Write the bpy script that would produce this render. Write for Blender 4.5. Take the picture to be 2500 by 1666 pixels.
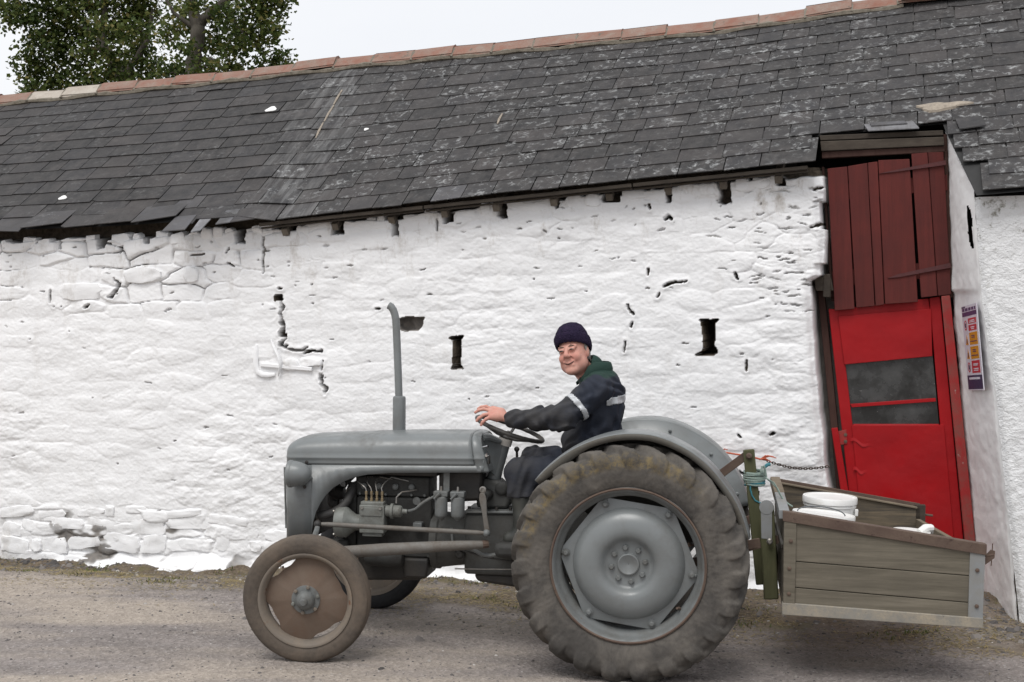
import bpy, math, random
import numpy as np
from mathutils import Vector, Matrix

for o in list(bpy.data.objects):
    bpy.data.objects.remove(o, do_unlink=True)
SC = bpy.context.scene
COL = SC.collection

# ------------------------------------------------------------------ camera
CAM_H, CAM_P, CAM_R, FPX = 2.08, .0296, .02, 3470.0      # height, pitch down, roll, focal length in px of a 2500 px frame
_fw = np.array([0, math.cos(CAM_P), -math.sin(CAM_P)])
_up = np.array([0, math.sin(CAM_P), math.cos(CAM_P)])
_rt = np.array([1.0, 0, 0])
CU = _rt*math.cos(CAM_R) - _up*math.sin(CAM_R)
CV = _rt*math.sin(CAM_R) + _up*math.cos(CAM_R)
CC = np.array([0, 0, CAM_H])
cd = bpy.data.cameras.new('camera')
cam = bpy.data.objects.new('camera', cd)
COL.objects.link(cam)
cd.sensor_width = 36.0
cd.lens = FPX/2500*36
cd.clip_start = .1
cd.clip_end = 2000
mw = Matrix.Identity(4)
for i in range(3):
    mw[i][0], mw[i][1], mw[i][2], mw[i][3] = CU[i], CV[i], -_fw[i], CC[i]
cam.matrix_world = mw
SC.camera = cam

# ------------------------------------------------------------------ sky and light: high bright overcast
SUN_EL, SUN_AZ = 60.0, 200.0     # azimuth of the sun measured from +Y clockwise: behind the camera
wd = bpy.data.worlds.new('World')
SC.world = wd
wd.use_nodes = True
nt = wd.node_tree
nt.nodes.clear()
N = nt.nodes.new
out = N('ShaderNodeOutputWorld'); bg = N('ShaderNodeBackground'); sky = N('ShaderNodeTexSky')
sky.sky_type = 'NISHITA'
sky.sun_disc = False
sky.sun_elevation = math.radians(SUN_EL)
sky.sun_rotation = math.radians(SUN_AZ)
sky.air_density = 1.0
sky.dust_density = 4.0
tc = N('ShaderNodeTexCoord'); mp = N('ShaderNodeMapping'); mp.inputs['Scale'].default_value = (1.2, 1.2, 3.5)
nz = N('ShaderNodeTexNoise'); nz.inputs['Scale'].default_value = 1.6; nz.inputs['Detail'].default_value = 5
rp = N('ShaderNodeValToRGB')
rp.color_ramp.elements[0].position = .3; rp.color_ramp.elements[0].color = (8.1, 8.3, 8.75, 1)
rp.color_ramp.elements[1].position = .75; rp.color_ramp.elements[1].color = (9.0, 9.1, 9.3, 1)
mx = N('ShaderNodeMix'); mx.data_type = 'RGBA'; mx.inputs[0].default_value = .93
L = nt.links.new
L(tc.outputs['Generated'], mp.inputs[0]); L(mp.outputs[0], nz.inputs['Vector']); L(nz.outputs['Fac'], rp.inputs[0])
L(sky.outputs[0], mx.inputs[6]); L(rp.outputs[0], mx.inputs[7]); L(mx.outputs[2], bg.inputs[0]); L(bg.outputs[0], out.inputs[0])
bg.inputs[1].default_value = .102
sd = bpy.data.lights.new('sun', 'SUN')
sd.energy = 1.9
sd.angle = math.radians(32)
sd.color = (1.0, .975, .94)
sun = bpy.data.objects.new('sun', sd)
COL.objects.link(sun)
az, el = math.radians(SUN_AZ), math.radians(SUN_EL)
sdir = Vector((math.sin(az)*math.cos(el), math.cos(az)*math.cos(el), math.sin(el)))   # towards the sun
sun.rotation_euler = sdir.to_track_quat('Z', 'Y').to_euler()
sun.location = (0, -5, 12)
vs = SC.view_settings
vs.view_transform = 'Standard'; vs.look = 'None'; vs.exposure = 0.14; vs.gamma = 1.0; vs.use_curve_mapping = False

# ------------------------------------------------------------------ places in the scene
PSI = math.radians(16)
WN = np.array([math.sin(PSI), math.cos(PSI), 0])       # away from the camera, through the wall
WU = np.array([math.cos(PSI), -math.sin(PSI), 0])      # along the wall, to the right
W0 = np.array([0, 10.35, 0])
def W(u, off, z):
    return W0 + WU*u + WN*off + np.array([0, 0, z])
def ray(x, y):
    return _fw + CU*(x-1250)/FPX + CV*(833-y)/FPX
def on_wall(dx, dy, off=0.0):
    """spot of the photograph (in a 2353 px wide view) -> (u, z) on the wall, off metres behind its face"""
    d = ray(dx*1.0625, dy*1.0625)
    s = ((W0-CC) @ WN + off)/(d @ WN)
    q = CC + s*d
    return float((q-W0) @ WU), float(q[2])
def at_depth(dx, dy, Y):
    d = ray(dx*1.0625, dy*1.0625)
    return CC + d*(Y/d[1])
TYAW, TPIT = .1673, .028
TO = np.array([.714, 8.389, 0])
_r = np.array([math.cos(TYAW), -math.sin(TYAW), 0]); TA = np.array([math.sin(TYAW), math.cos(TYAW), 0])
TX = _r*math.cos(TPIT) - np.array([0, 0, math.sin(TPIT)])
TZ = _r*math.sin(TPIT) + np.array([0, 0, math.cos(TPIT)])
TM = Matrix(((TX[0], TA[0], TZ[0], TO[0]), (TX[1], TA[1], TZ[1], TO[1]), (TX[2], TA[2], TZ[2], TO[2]), (0, 0, 0, 1)))

# ------------------------------------------------------------------ numbers
def _hash(ix, iy, iz, seed):
    h = (ix.astype(np.int64)*374761393 + iy.astype(np.int64)*668265263 + iz*2147483647 + seed*974634777) & 0xffffffff
    h = ((h ^ (h >> 13))*1274126177) & 0xffffffff
    h = (h ^ (h >> 16)) & 0xffffffff
    return h/4294967295.0
def vnoise(x, y, seed=0):
    x = np.asarray(x, float); y = np.asarray(y, float)
    ix, iy = np.floor(x), np.floor(y)
    fx, fy = x-ix, y-iy
    fx = fx*fx*fx*(fx*(fx*6-15)+10); fy = fy*fy*fy*(fy*(fy*6-15)+10)
    a = _hash(ix, iy, 0, seed); b = _hash(ix+1, iy, 0, seed); c = _hash(ix, iy+1, 0, seed); d = _hash(ix+1, iy+1, 0, seed)
    return ((a*(1-fx)+b*fx)*(1-fy) + (c*(1-fx)+d*fx)*fy)*2-1
def fbm(x, y, seed=0, oct=4, gain=.5):
    t, a, n = 0, 1, 0
    for i in range(oct):
        ca, sa = math.cos(i*.7), math.sin(i*.7)
        t = t + a*vnoise((x*ca-y*sa)*2**i+i*17.3, (x*sa+y*ca)*2**i-i*9.1, seed+i)
        n += a; a *= gain
    return t/n
def worley(x, y, seed=0):
    """F1, F2, id of a cell pattern on the unit lattice"""
    ix, iy = np.floor(x), np.floor(y)
    f1 = np.full(np.shape(x), 9.0); f2 = np.full(np.shape(x), 9.0); cid = np.zeros(np.shape(x))
    for dx in (-1, 0, 1):
        for dy in (-1, 0, 1):
            cx, cy = ix+dx, iy+dy
            px = cx+.5+.8*(_hash(cx, cy, 0, seed)-.5); py = cy+.5+.7*(_hash(cx, cy, 0, seed+7)-.5)
            d = np.maximum(np.abs(px-x), np.abs(py-y))*.65+np.hypot(px-x, py-y)*.35
            h = _hash(cx, cy, 0, seed+13)
            near = d < f1
            f2 = np.where(near, f1, np.minimum(f2, d)); cid = np.where(near, h, cid); f1 = np.where(near, d, f1)
    return f1, f2, cid
def sstep(a, b, x):
    t = np.clip((x-a)/(b-a), 0, 1)
    return t*t*(3-2*t)

# ------------------------------------------------------------------ mesh building
class MB:
    def __init__(s):
        s.v, s.f = [], []
    def add(s, v, f):
        o = len(s.v)
        s.v += [tuple(map(float, p)) for p in v]
        s.f += [tuple(i+o for i in q) for q in f]
        return s
    def box(s, c, d, rot=None):
        hx, hy, hz = d[0]/2, d[1]/2, d[2]/2
        v = [(x, y, z) for x in (-hx, hx) for y in (-hy, hy) for z in (-hz, hz)]
        R = rot if rot is not None else Matrix.Identity(3)
        v = [R @ Vector(p)+Vector(c) for p in v]
        return s.add(v, [(0, 1, 3, 2), (4, 6, 7, 5), (0, 4, 5, 1), (2, 3, 7, 6), (0, 2, 6, 4), (1, 5, 7, 3)])
    def hexa(s, p):
        """8 corners: bottom loop 0-3, top loop 4-7"""
        return s.add(p, [(3, 2, 1, 0), (4, 5, 6, 7), (0, 1, 5, 4), (1, 2, 6, 5), (2, 3, 7, 6), (3, 0, 4, 7)])
    def beam(s, a, b, w, h, upv=(0, 0, 1)):
        a, b = Vector(a), Vector(b)
        t = (b-a).normalized(); u = Vector(upv); u = (u-t*u.dot(t)).normalized(); r = t.cross(u)
        p = [q + r*(i*w/2)+u*(j*h/2) for q in (a, b) for i, j in ((-1, -1), (1, -1), (1, 1), (-1, 1))]
        return s.add(p, [(0, 1, 2, 3), (7, 6, 5, 4), (0, 4, 5, 1), (1, 5, 6, 2), (2, 6, 7, 3), (3, 7, 4, 0)])
    def tube(s, pts, r, seg=10, cap=True, sq=1.0):
        pts = [Vector(p) for p in pts]; n = len(pts)
        rs = list(r) if hasattr(r, '__len__') else [r]*n
        tg = [(pts[min(i+1, n-1)]-pts[max(i-1, 0)]).normalized() for i in range(n)]
        u = Vector((0, 0, 1)) if abs(tg[0].z) < .9 else Vector((0, 1, 0))
        v, f = [], []
        for i in range(n):
            u = (u-tg[i]*u.dot(tg[i])).normalized(); w = tg[i].cross(u)
            for k in range(seg):
                a = 2*math.pi*k/seg
                v.append(pts[i]+u*(math.cos(a)*rs[i]*sq)+w*(math.sin(a)*rs[i]))
        for i in range(n-1):
            for k in range(seg):
                f.append((i*seg+k, i*seg+(k+1) % seg, (i+1)*seg+(k+1) % seg, (i+1)*seg+k))
        if cap:
            f.append(tuple(range(seg))[::-1]); f.append(tuple((n-1)*seg+k for k in range(seg)))
        return s.add(v, f)
    def lathe(s, prof, c=(0, 0, 0), axis='Y', seg=32, close=False, arc=None):
        """prof: (radius, height along axis)"""
        n = len(prof); v, f = [], []
        for r, h in prof:
            for k in range(seg):
                a = 2*math.pi*k/seg
                x, y = r*math.cos(a), r*math.sin(a)
                p = {'Y': (x, h, y), 'Z': (x, y, h), 'X': (h, x, y)}[axis]
                v.append((p[0]+c[0], p[1]+c[1], p[2]+c[2]))
        m = n if close else n-1
        for i in range(m):
            j = (i+1) % n
            for k in range(seg):
                f.append((i*seg+k, i*seg+(k+1) % seg, j*seg+(k+1) % seg, j*seg+k))
        if not close:
            if prof[0][0] > 1e-6: f.append(tuple(range(seg))[::-1])
            if prof[-1][0] > 1e-6: f.append(tuple((n-1)*seg+k for k in range(seg)))
        return s.add(v, f)
    def prism(s, poly, y0, y1):
        """poly in (x, z), extruded along y"""
        n = len(poly)
        v = [(x, y0, z) for x, z in poly]+[(x, y1, z) for x, z in poly]
        f = [tuple(range(n)), tuple(range(2*n-1, n-1, -1))]
        f += [(i, i+n, (i+1) % n+n, (i+1) % n) for i in range(n)]
        return s.add(v, f)
    def loft(s, secs, closed=True, cap=True):
        m = len(secs[0]); v = [p for q in secs for p in q]; f = []
        for i in range(len(secs)-1):
            for k in range(m if closed else m-1):
                f.append((i*m+k, i*m+(k+1) % m, (i+1)*m+(k+1) % m, (i+1)*m+k))
        if cap and closed:
            f.append(tuple(range(m))[::-1]); f.append(tuple((len(secs)-1)*m+k for k in range(m)))
        return s.add(v, f)
    def ball(s, c, r, seg=12, sc=(1, 1, 1)):
        n = max(5, seg//2+1)
        pr = [(max(1e-7, math.sin(math.pi*i/n)), -math.cos(math.pi*i/n)) for i in range(n+1)]
        o = len(s.v); s.lathe([(a*r, b*r) for a, b in pr], (0, 0, 0), 'Z', seg)
        for i in range(o, len(s.v)):
            p = s.v[i]; s.v[i] = (p[0]*sc[0]+c[0], p[1]*sc[1]+c[1], p[2]*sc[2]+c[2])
        return s
    def bolt(s, c, r=.012, h=.01, axis='Y', sgn=-1):
        return s.lathe([(r, 0), (r, sgn*h*.8), (r*.85, sgn*h)], c, axis, 6)
    def build(s, name, mat, parent=None, smooth=True, ang=35, bevel=0, solid=0, kind=None):
        return mesh_obj(name, s.v, s.f, mat, parent, smooth, ang, bevel, solid, kind)

def mesh_obj(name, v, f, mat, parent=None, smooth=True, ang=35, bevel=0, solid=0, kind=None):
    me = bpy.data.meshes.new(name)
    me.from_pydata([tuple(p) for p in v], [], f)
    me.update()
    return link(name, me, mat, parent, smooth, ang, bevel, solid, kind)
def grid_obj(name, V, F, mat, parent=None, ang=None, attrs=None, kind=None):
    """numpy vertices (n,3) and quads (m,4)"""
    me = bpy.data.meshes.new(name)
    V = np.asarray(V, np.float32); F = np.asarray(F, np.int32); m = F.shape[1]
    me.vertices.add(len(V)); me.vertices.foreach_set('co', V.ravel())
    me.loops.add(F.size); me.loops.foreach_set('vertex_index', F.ravel())
    me.polygons.add(len(F)); me.polygons.foreach_set('loop_start', np.arange(0, F.size, m, dtype=np.int32))
    me.polygons.foreach_set('loop_total', np.full(len(F), m, np.int32))
    me.update(calc_edges=True); me.validate()
    for k, a in (attrs or {}).items():
        at = me.attributes.new(k, 'FLOAT', 'POINT'); at.data.foreach_set('value', np.asarray(a, np.float32).ravel())
    return link(name, me, mat, parent, True, ang, 0, 0, kind)
def link(name, me, mat, parent=None, smooth=True, ang=35, bevel=0, solid=0, kind=None):
    if mat: me.materials.append(mat)
    if smooth:
        me.shade_smooth()
        if ang: me.set_sharp_from_angle(angle=math.radians(ang))
    o = bpy.data.objects.new(name, me)
    COL.objects.link(o)
    if parent: o.parent = parent
    if solid:
        md = o.modifiers.new('thickness', 'SOLIDIFY'); md.thickness = solid; md.offset = 0
    if bevel:
        md = o.modifiers.new('edges', 'BEVEL'); md.width = bevel; md.segments = 2; md.limit_method = 'ANGLE'; md.angle_limit = math.radians(40); md.harden_normals = False
    if kind: o['kind'] = kind
    return o
def empty(name, mat=None, label=None, cat=None, group=None, parent=None):
    o = bpy.data.objects.new(name, None); COL.objects.link(o); o.empty_display_size = .1
    if mat is not None: o.matrix_world = mat
    if parent: o.parent = parent
    return tag(o, label, cat, group)
def tag(o, label=None, cat=None, group=None, kind=None):
    if label: o['label'] = label
    if cat: o['category'] = cat
    if group: o['group'] = group
    if kind: o['kind'] = kind
    return o
def quads(nu, nv):
    i = np.arange(nu-1)[:, None]*nv+np.arange(nv-1)[None]
    return np.stack([i, i+nv, i+nv+1, i+1], -1).reshape(-1, 4)

def surface_nets(D, org, h):
    nx, ny, nz_ = D.shape
    ins = D < 0
    c = np.zeros((nx-1, ny-1, nz_-1), np.int8)
    for dx in (0, 1):
        for dy in (0, 1):
            for dz in (0, 1):
                c += ins[dx:nx-1+dx, dy:ny-1+dy, dz:nz_-1+dz]
    act = (c > 0) & (c < 8)
    idx = np.full(act.shape, -1, np.int64); I = np.argwhere(act); idx[act] = np.arange(len(I))
    acc = np.zeros((len(I), 3)); cnt = np.zeros(len(I))
    cor = [(a, b, d) for a in (0, 1) for b in (0, 1) for d in (0, 1)]
    vals = {q: D[I[:, 0]+q[0], I[:, 1]+q[1], I[:, 2]+q[2]] for q in cor}
    for q in cor:
        for ax in range(3):
            if q[ax]: continue
            q2 = tuple(q[k]+(k == ax) for k in range(3))
            a, b = vals[q], vals[q2]; m = (a < 0) != (b < 0)
            t = np.where(m, a/np.where(a == b, 1, a-b), 0)
            pt = np.array(q, float)[None].repeat(len(I), 0); pt[:, ax] += t
            acc[m] += pt[m]; cnt[m] += 1
    V = (I+acc/cnt[:, None])*h+np.array(org)
    F = []
    for ax in range(3):
        b, d = [k for k in range(3) if k != ax]
        s0 = [slice(None)]*3; s1 = [slice(None)]*3
        s0[ax] = slice(0, -1); s1[ax] = slice(1, None)
        for s in (s0, s1):
            s[b] = slice(1, -1); s[d] = slice(1, -1)
        A, B = ins[tuple(s0)], ins[tuple(s1)]
        E = np.argwhere(A != B)
        fl = A[E[:, 0], E[:, 1], E[:, 2]]
        e = E.copy(); e[:, b] += 1; e[:, d] += 1
        def g(ob, od):
            q = e.copy(); q[:, b] += ob; q[:, d] += od
            return idx[q[:, 0], q[:, 1], q[:, 2]]
        Q = np.stack([g(-1, -1), g(0, -1), g(0, 0), g(-1, 0)], -1)
        flip = fl if ax == 1 else ~fl
        Q[flip] = Q[flip][:, ::-1]
        F.append(Q)
    F = np.concatenate(F); F = F[(F >= 0).all(1)]
    return V, F
class SDF:
    def __init__(s, lo, hi, h):
        s.lo, s.h = np.array(lo, float), h
        s.n = np.ceil((np.array(hi)-s.lo)/h).astype(int)+1
        s.D = np.full(s.n, .5, np.float32)
    def _sub(s, lo, hi):
        a = np.clip(np.floor((np.array(lo)-s.lo)/s.h).astype(int), 0, s.n); b = np.clip(np.ceil((np.array(hi)-s.lo)/s.h).astype(int)+1, 0, s.n)
        sl = tuple(slice(i, j) for i, j in zip(a, b))
        g = np.meshgrid(*[s.lo[k]+s.h*np.arange(a[k], b[k]) for k in range(3)], indexing='ij')
        return sl, np.stack(g, -1)
    def _mix(s, sl, d, k, cut=False):
        a = s.D[sl]
        if cut:
            s.D[sl] = np.maximum(a, -d) if k <= 0 else -(np.minimum(-a, d)-np.maximum(k-np.abs(-a-d), 0)**2/(4*k))
        else:
            s.D[sl] = np.minimum(a, d)-(np.maximum(k-np.abs(a-d), 0)**2/(4*k) if k > 0 else 0)
    def cap(s, a, b, ra, rb, k=.02, cut=False, flat=None):
        """tapered capsule; flat=(axis vector, factor) squashes it across that axis"""
        a, b = np.array(a, float), np.array(b, float); R = max(ra, rb)*(1 if not flat else max(1, 1/flat[1]))+k+s.h*3
        sl, P = s._sub(np.minimum(a, b)-R, np.maximum(a, b)+R)
        if P.size == 0: return s
        d = b-a; t = np.clip(((P-a) @ d)/(d @ d), 0, 1); q = P-a-t[..., None]*d
        if flat:
            ax = np.array(flat[0], float); ax /= np.linalg.norm(ax); q = q+(q @ ax)[..., None]*ax*(flat[1]-1)
        s._mix(sl, (np.linalg.norm(q, axis=-1)-(ra+(rb-ra)*t)).astype(np.float32), k, cut)
        return s
    def ell(s, c, r, k=.02, R=None, cut=False):
        c = np.array(c, float); r = np.array(r, float); m = r.max()+k+s.h*3
        sl, P = s._sub(c-m, c+m)
        if P.size == 0: return s
        q = P-c
        if R is not None: q = q @ np.array(R)
        k0 = np.linalg.norm(q/r, axis=-1); k1 = np.linalg.norm(q/(r*r), axis=-1)+1e-9
        s._mix(sl, (k0*(k0-1)/k1).astype(np.float32), k, cut)
        return s
    def mesh(s):
        return surface_nets(s.D, s.lo, s.h)
def smooth_mesh(V, F, it=2, lam=.5):
    n = len(V)
    e = np.concatenate([F[:, [0, 1]], F[:, [1, 2]], F[:, [2, 3]], F[:, [3, 0]]]); e = np.concatenate([e, e[:, ::-1]])
    deg = np.bincount(e[:, 0], minlength=n).clip(1)
    for _ in range(it):
        A = np.stack([np.bincount(e[:, 0], V[e[:, 1], k], n) for k in range(3)], -1)/deg[:, None]
        V = V+(A-V)*lam
    return V
# ------------------------------------------------------------------ materials
class Mat:
    def __init__(s, name):
        s.m = bpy.data.materials.new(name); s.m.use_nodes = True
        s.t = s.m.node_tree; s.t.nodes.clear()
        s.out = s.n('ShaderNodeOutputMaterial'); s.b = s.n('ShaderNodeBsdfPrincipled')
        s.l(s.b.outputs[0], s.out.inputs[0])
        s.tc = s.n('ShaderNodeTexCoord')
        s.bumps = None
    def n(s, t): return s.t.nodes.new(t)
    def l(s, a, b): s.t.links.new(a, b); return s
    def co(s, kind='Object', scale=(1, 1, 1), rot=(0, 0, 0)):
        if kind == 'World':
            src = s.n('ShaderNodeNewGeometry').outputs['Position']
        else: src = s.tc.outputs[kind]
        mp = s.n('ShaderNodeMapping'); mp.inputs['Scale'].default_value = scale; mp.inputs['Rotation'].default_value = rot
        s.l(src, mp.inputs[0]); return mp.outputs[0]
    def co2(s, rz, scale):
        a = s.co('World', (1, 1, 1), (0, 0, rz)); mp = s.n('ShaderNodeMapping'); mp.inputs['Scale'].default_value = scale; s.l(a, mp.inputs[0]); return mp.outputs[0]
    def noise(s, vec, scale, det=4, rough=.55, dist=0):
        q = s.n('ShaderNodeTexNoise'); q.inputs['Scale'].default_value = scale; q.inputs['Detail'].default_value = det
        q.inputs['Roughness'].default_value = rough; q.inputs['Distortion'].default_value = dist
        s.l(vec, q.inputs['Vector']); return q.outputs['Fac']
    def voro(s, vec, scale, feat='F1', out='Distance', rand=1):
        q = s.n('ShaderNodeTexVoronoi'); q.feature = feat; q.inputs['Scale'].default_value = scale; q.inputs['Randomness'].default_value = rand
        s.l(vec, q.inputs['Vector']); return q.outputs[out]
    def ramp(s, fac, stops):
        q = s.n('ShaderNodeValToRGB'); e = q.color_ramp.elements
        while len(e) < len(stops): e.new(.5)
        for k, (p, c) in zip(e, stops):
            k.position = p; k.color = (c, c, c, 1) if not hasattr(c, '__len__') else (*c[:3], 1)
        s.l(fac, q.inputs[0]); return q.outputs[0]
    def mix(s, fac, a, b, mode='MIX'):
        q = s.n('ShaderNodeMix'); q.data_type = 'RGBA'; q.blend_type = mode
        for k, v in ((0, fac), (6, a), (7, b)):
            if hasattr(v, 'is_linked'): s.l(v, q.inputs[k])
            elif hasattr(v, '__len__'): q.inputs[k].default_value = (*v[:3], 1)
            else: q.inputs[k].default_value = v if k == 0 else (v, v, v, 1)
        return q.outputs[2]
    def math(s, op, a, b=0.0):
        q = s.n('ShaderNodeMath'); q.operation = op
        for k, v in ((0, a), (1, b)):
            if hasattr(v, 'is_linked'): s.l(v, q.inputs[k])
            else: q.inputs[k].default_value = v
        return q.outputs[0]
    def attr(s, name):
        q = s.n('ShaderNodeAttribute'); q.attribute_name = name; return q.outputs['Fac']
    def rnd(s): return s.n('ShaderNodeObjectInfo').outputs['Random']
    def bump(s, h, strength=.3, dist=.01):
        q = s.n('ShaderNodeBump'); q.inputs['Strength'].default_value = strength; q.inputs['Distance'].default_value = dist
        s.l(h, q.inputs['Height'])
        if s.bumps is not None: s.l(s.bumps, q.inputs['Normal'])
        s.bumps = q.outputs[0]; s.l(s.bumps, s.b.inputs['Normal']); return s
    def set(s, color=None, rough=None, metal=None, spec=None):
        for k, v in (('Base Color', color), ('Roughness', rough), ('Metallic', metal), ('Specular IOR Level', spec)):
            if v is None: continue
            if hasattr(v, 'is_linked'): s.l(v, s.b.inputs[k])
            elif hasattr(v, '__len__'): s.b.inputs[k].default_value = (*v[:3], 1)
            else: s.b.inputs[k].default_value = v
        return s

def simple(name, c, c2=None, scale=8, rough=.6, metal=0, bump=0, bscale=60, lo=.35, hi=.7, spec=.5, stretch=(1, 1, 1), rvar=.1):
    m = Mat(name); v = m.co('Object', stretch)
    f = m.ramp(m.noise(v, scale, 6, .65), [(lo, 0), (hi, 1)])
    m.set(m.mix(f, c, c2 or [x*.7 for x in c]), None, metal, spec)
    m.set(rough=m.math('MULTIPLY_ADD', m.noise(v, scale*2.3, 3), rvar*2)); q = m.b.inputs['Roughness'].links[0].from_node; q.inputs[2].default_value = rough-rvar
    if bump: m.bump(m.noise(v, bscale, 4), bump, .004)
    return m.m
def grime(name, paint, dirt, amount=.5, rough=.45, scale=5, rust=None, rustamt=.62, spec=.5, dirt_down=False, bump=.15):
    """paint with patches of dried dirt and, if asked, rust"""
    m = Mat(name); v = m.co('Object')
    big = m.noise(v, scale, 6, .68, .3); fine = m.noise(v, scale*9, 5, .7)
    c = m.mix(m.ramp(m.noise(v, scale*.6, 3), [(.3, 0), (.7, 1)]), paint, [x*.82 for x in paint])
    f = m.math('MULTIPLY', m.ramp(big, [(.62-amount*.5, 0), (.98-amount*.45, 1)]), m.ramp(fine, [(.25, .35), (.6, 1)]))
    c = m.mix(f, c, dirt); r = m.mix(f, rough, .88)
    if rust:
        g = m.ramp(m.noise(v, scale*2.2, 8, .72), [(rustamt, 0), (rustamt+.07, 1)])
        c = m.mix(g, c, rust); r = m.mix(g, r, .92)
    m.set(c, r, 0, spec)
    if bump: m.bump(fine, bump, .003)
    return m.m

MT = {}
def _wash():
    m = Mat('whitewash'); v = m.co('World')
    c = m.mix(m.ramp(m.noise(v, 2.2, 5, .6), [(.35, 0), (.7, 1)]), (.86, .862, .87), (.82, .822, .83))
    st = m.math('MULTIPLY', m.ramp(m.noise(m.co('World', (1, 1, .45)), 5, 7, .75), [(.55, 0), (.78, 1)]), m.attr('stain'))
    c = m.mix(st, c, (.34, .29, .23))
    fl = m.ramp(m.noise(v, 38, 5, .7), [(.68, 0), (.76, .5)])
    c = m.mix(fl, c, (.58, .57, .55))
    b = m.attr('bare')
    br = m.mix(m.ramp(m.noise(v, 24, 6, .7), [(.35, 0), (.65, 1)]), (.05, .042, .034), (.13, .105, .08))
    c = m.mix(b, c, br)
    m.set(c, m.mix(b, .82, .95), 0, .25)
    m.bump(m.noise(v, 70, 6, .7), .4, .005).bump(m.noise(m.co('World', (1, 1, 2.2)), 22, 6, .65), .22, .010)
    return m.m
MT['wash'] = _wash()
def _render_wall():
    m = Mat('rough_cast'); v = m.co('World')
    c = m.mix(m.ramp(m.noise(v, 3, 5, .6), [(.35, 0), (.7, 1)]), (.82, .825, .83), (.74, .745, .75))
    st = m.math('MULTIPLY', m.ramp(m.noise(v, 9, 7, .75), [(.56, 0), (.7, 1)]), m.attr('stain'))
    c = m.mix(st, c, (.2, .19, .15))
    m.set(c, .9, 0, .2)
    m.bump(m.noise(m.co('World', (1, 1, 1.4)), 34, 4, .6, .4), .8, .018).bump(m.noise(v, 110, 5, .7), .5, .005)
    return m.m
MT['cast'] = _render_wall()
MT['plaster'] = simple('smooth_plaster', (.86, .855, .85), (.80, .795, .79), 4, .85, bump=.55, bscale=24, spec=.2)
def _slate():
    m = Mat('slate'); v = m.co('World'); rn = m.attr('tone'); li = m.attr('lichen')
    base = m.ramp(rn, [(0, (.017, .0165, .017)), (.3, (.028, .0265, .027)), (.55, (.026, .026, .029)), (.8, (.040, .035, .034)), (.9, (.052, .049, .051)), (.96, (.11, .11, .12)), (1, (.24, .24, .255))])
    g = m.noise(m.co('World', (1, 1, .5)), 10, 7, .7)
    c = m.mix(m.ramp(g, [(.35, 0), (.75, .75)]), base, (.085, .078, .074), 'MIX')
    stv = m.noise(m.co2(PSI, (16, 1.6, 1.6)), 1.0, 6, .7, .2); c = m.mix(m.ramp(stv, [(.5, 0), (.8, .6)]), c, (.075, .067, .063))
    dk = m.ramp(m.noise(v, 3.2, 5, .6), [(.35, 1), (.6, 0)])
    c = m.mix(m.math('MULTIPLY', dk, .5), c, (.03, .029, .029))
    spots = m.ramp(m.noise(v, 17, 8, .76, .5), [(.53, 0), (.62, 1)])
    reg = m.ramp(m.noise(v, 3.4, 4, .65), [(.40, .1), (.60, 1)])
    lf = m.math('MULTIPLY', m.math('MULTIPLY', spots, reg), li); sk_ = m.math('MULTIPLY', m.attr('streak'), m.ramp(stv, [(.44, 0), (.66, .5)])); lf = m.math('MAXIMUM', lf, sk_)
    c = m.mix(m.math('MULTIPLY', lf, .85), c, (.33, .335, .335))
    wf = m.math('MULTIPLY', m.ramp(m.voro(v, 16), [(.05, 1), (.10, 0)]), m.math('MULTIPLY', m.ramp(m.noise(v, 1.3, 3), [(.5, 0), (.6, 1)]), li))
    c = m.mix(m.math('MULTIPLY', wf, .6), c, (.5, .5, .48))
    m.set(c, m.mix(lf, .68, .9), 0, .28)
    m.bump(m.noise(m.co('World', (1, 1, .6)), 26, 7, .7), .45, .006)
    return m.m
MT['slate'] = _slate()
MT['slate_under'] = simple('slate_shadow', (.03, .03, .03), rough=.9)  # plain dark tone of the roof underlay
MT['terracotta'] = grime('terracotta', (.235, .105, .072), (.25, .215, .18), .55, .85, 6, (.11, .1, .08), .6, bump=.5)
MT['terracotta_pale'] = grime('lime_bedded_tile', (.36, .31, .26), (.46, .43, .38), .6, .9, 6, (.13, .12, .09), .6, bump=.5)
MT['mortar_pale'] = simple('lime_mortar', (.36, .31, .25), (.20, .17, .14), 26, .95, bump=.8, bscale=70)
MT['mortar'] = simple('ridge_mortar', (.21, .185, .15), (.11, .095, .07), 22, .95, bump=.8, bscale=70)
def wood(name, c, c2, axis=0, rough=.85, scale=3, bump=.5, patch=None):
    m = Mat(name); sc = [26, 26, 26]; sc[axis] = 1.6
    v = m.co('Object', sc); g = m.noise(v, 1.0*scale/3, 7, .7, .25)
    c0 = m.mix(m.ramp(g, [(.3, 0), (.7, 1)]), c, c2)
    big = m.ramp(m.noise(m.co('Object'), 3.3, 5, .65), [(.38, 0), (.72, 1)])
    c0 = m.mix(m.math('MULTIPLY', big, .55), c0, patch or [x*.55 for x in c])
    tone = m.ramp(m.rnd(), [(0, .82), (1, 1.12)])
    c0 = m.mix(1.0, c0, tone, 'MULTIPLY')
    m.set(c0, rough, 0, .3); m.bump(g, bump, .004); return m.m
MT['wood_dark'] = wood('weathered_dark_timber', (.042, .033, .026), (.08, .066, .052), 0)
MT['wood_rafter'] = wood('grey_rafter', (.20, .175, .145), (.11, .09, .07), 1)
MT['frame_dark'] = wood('dark_red_brown_frame', (.055, .025, .02), (.09, .05, .04), 2)
MT['maroon'] = wood('faded_maroon_paint', (.125, .021, .017), (.080, .015, .012), 2, .72, bump=.35, patch=(.055, .013, .013))
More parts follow.
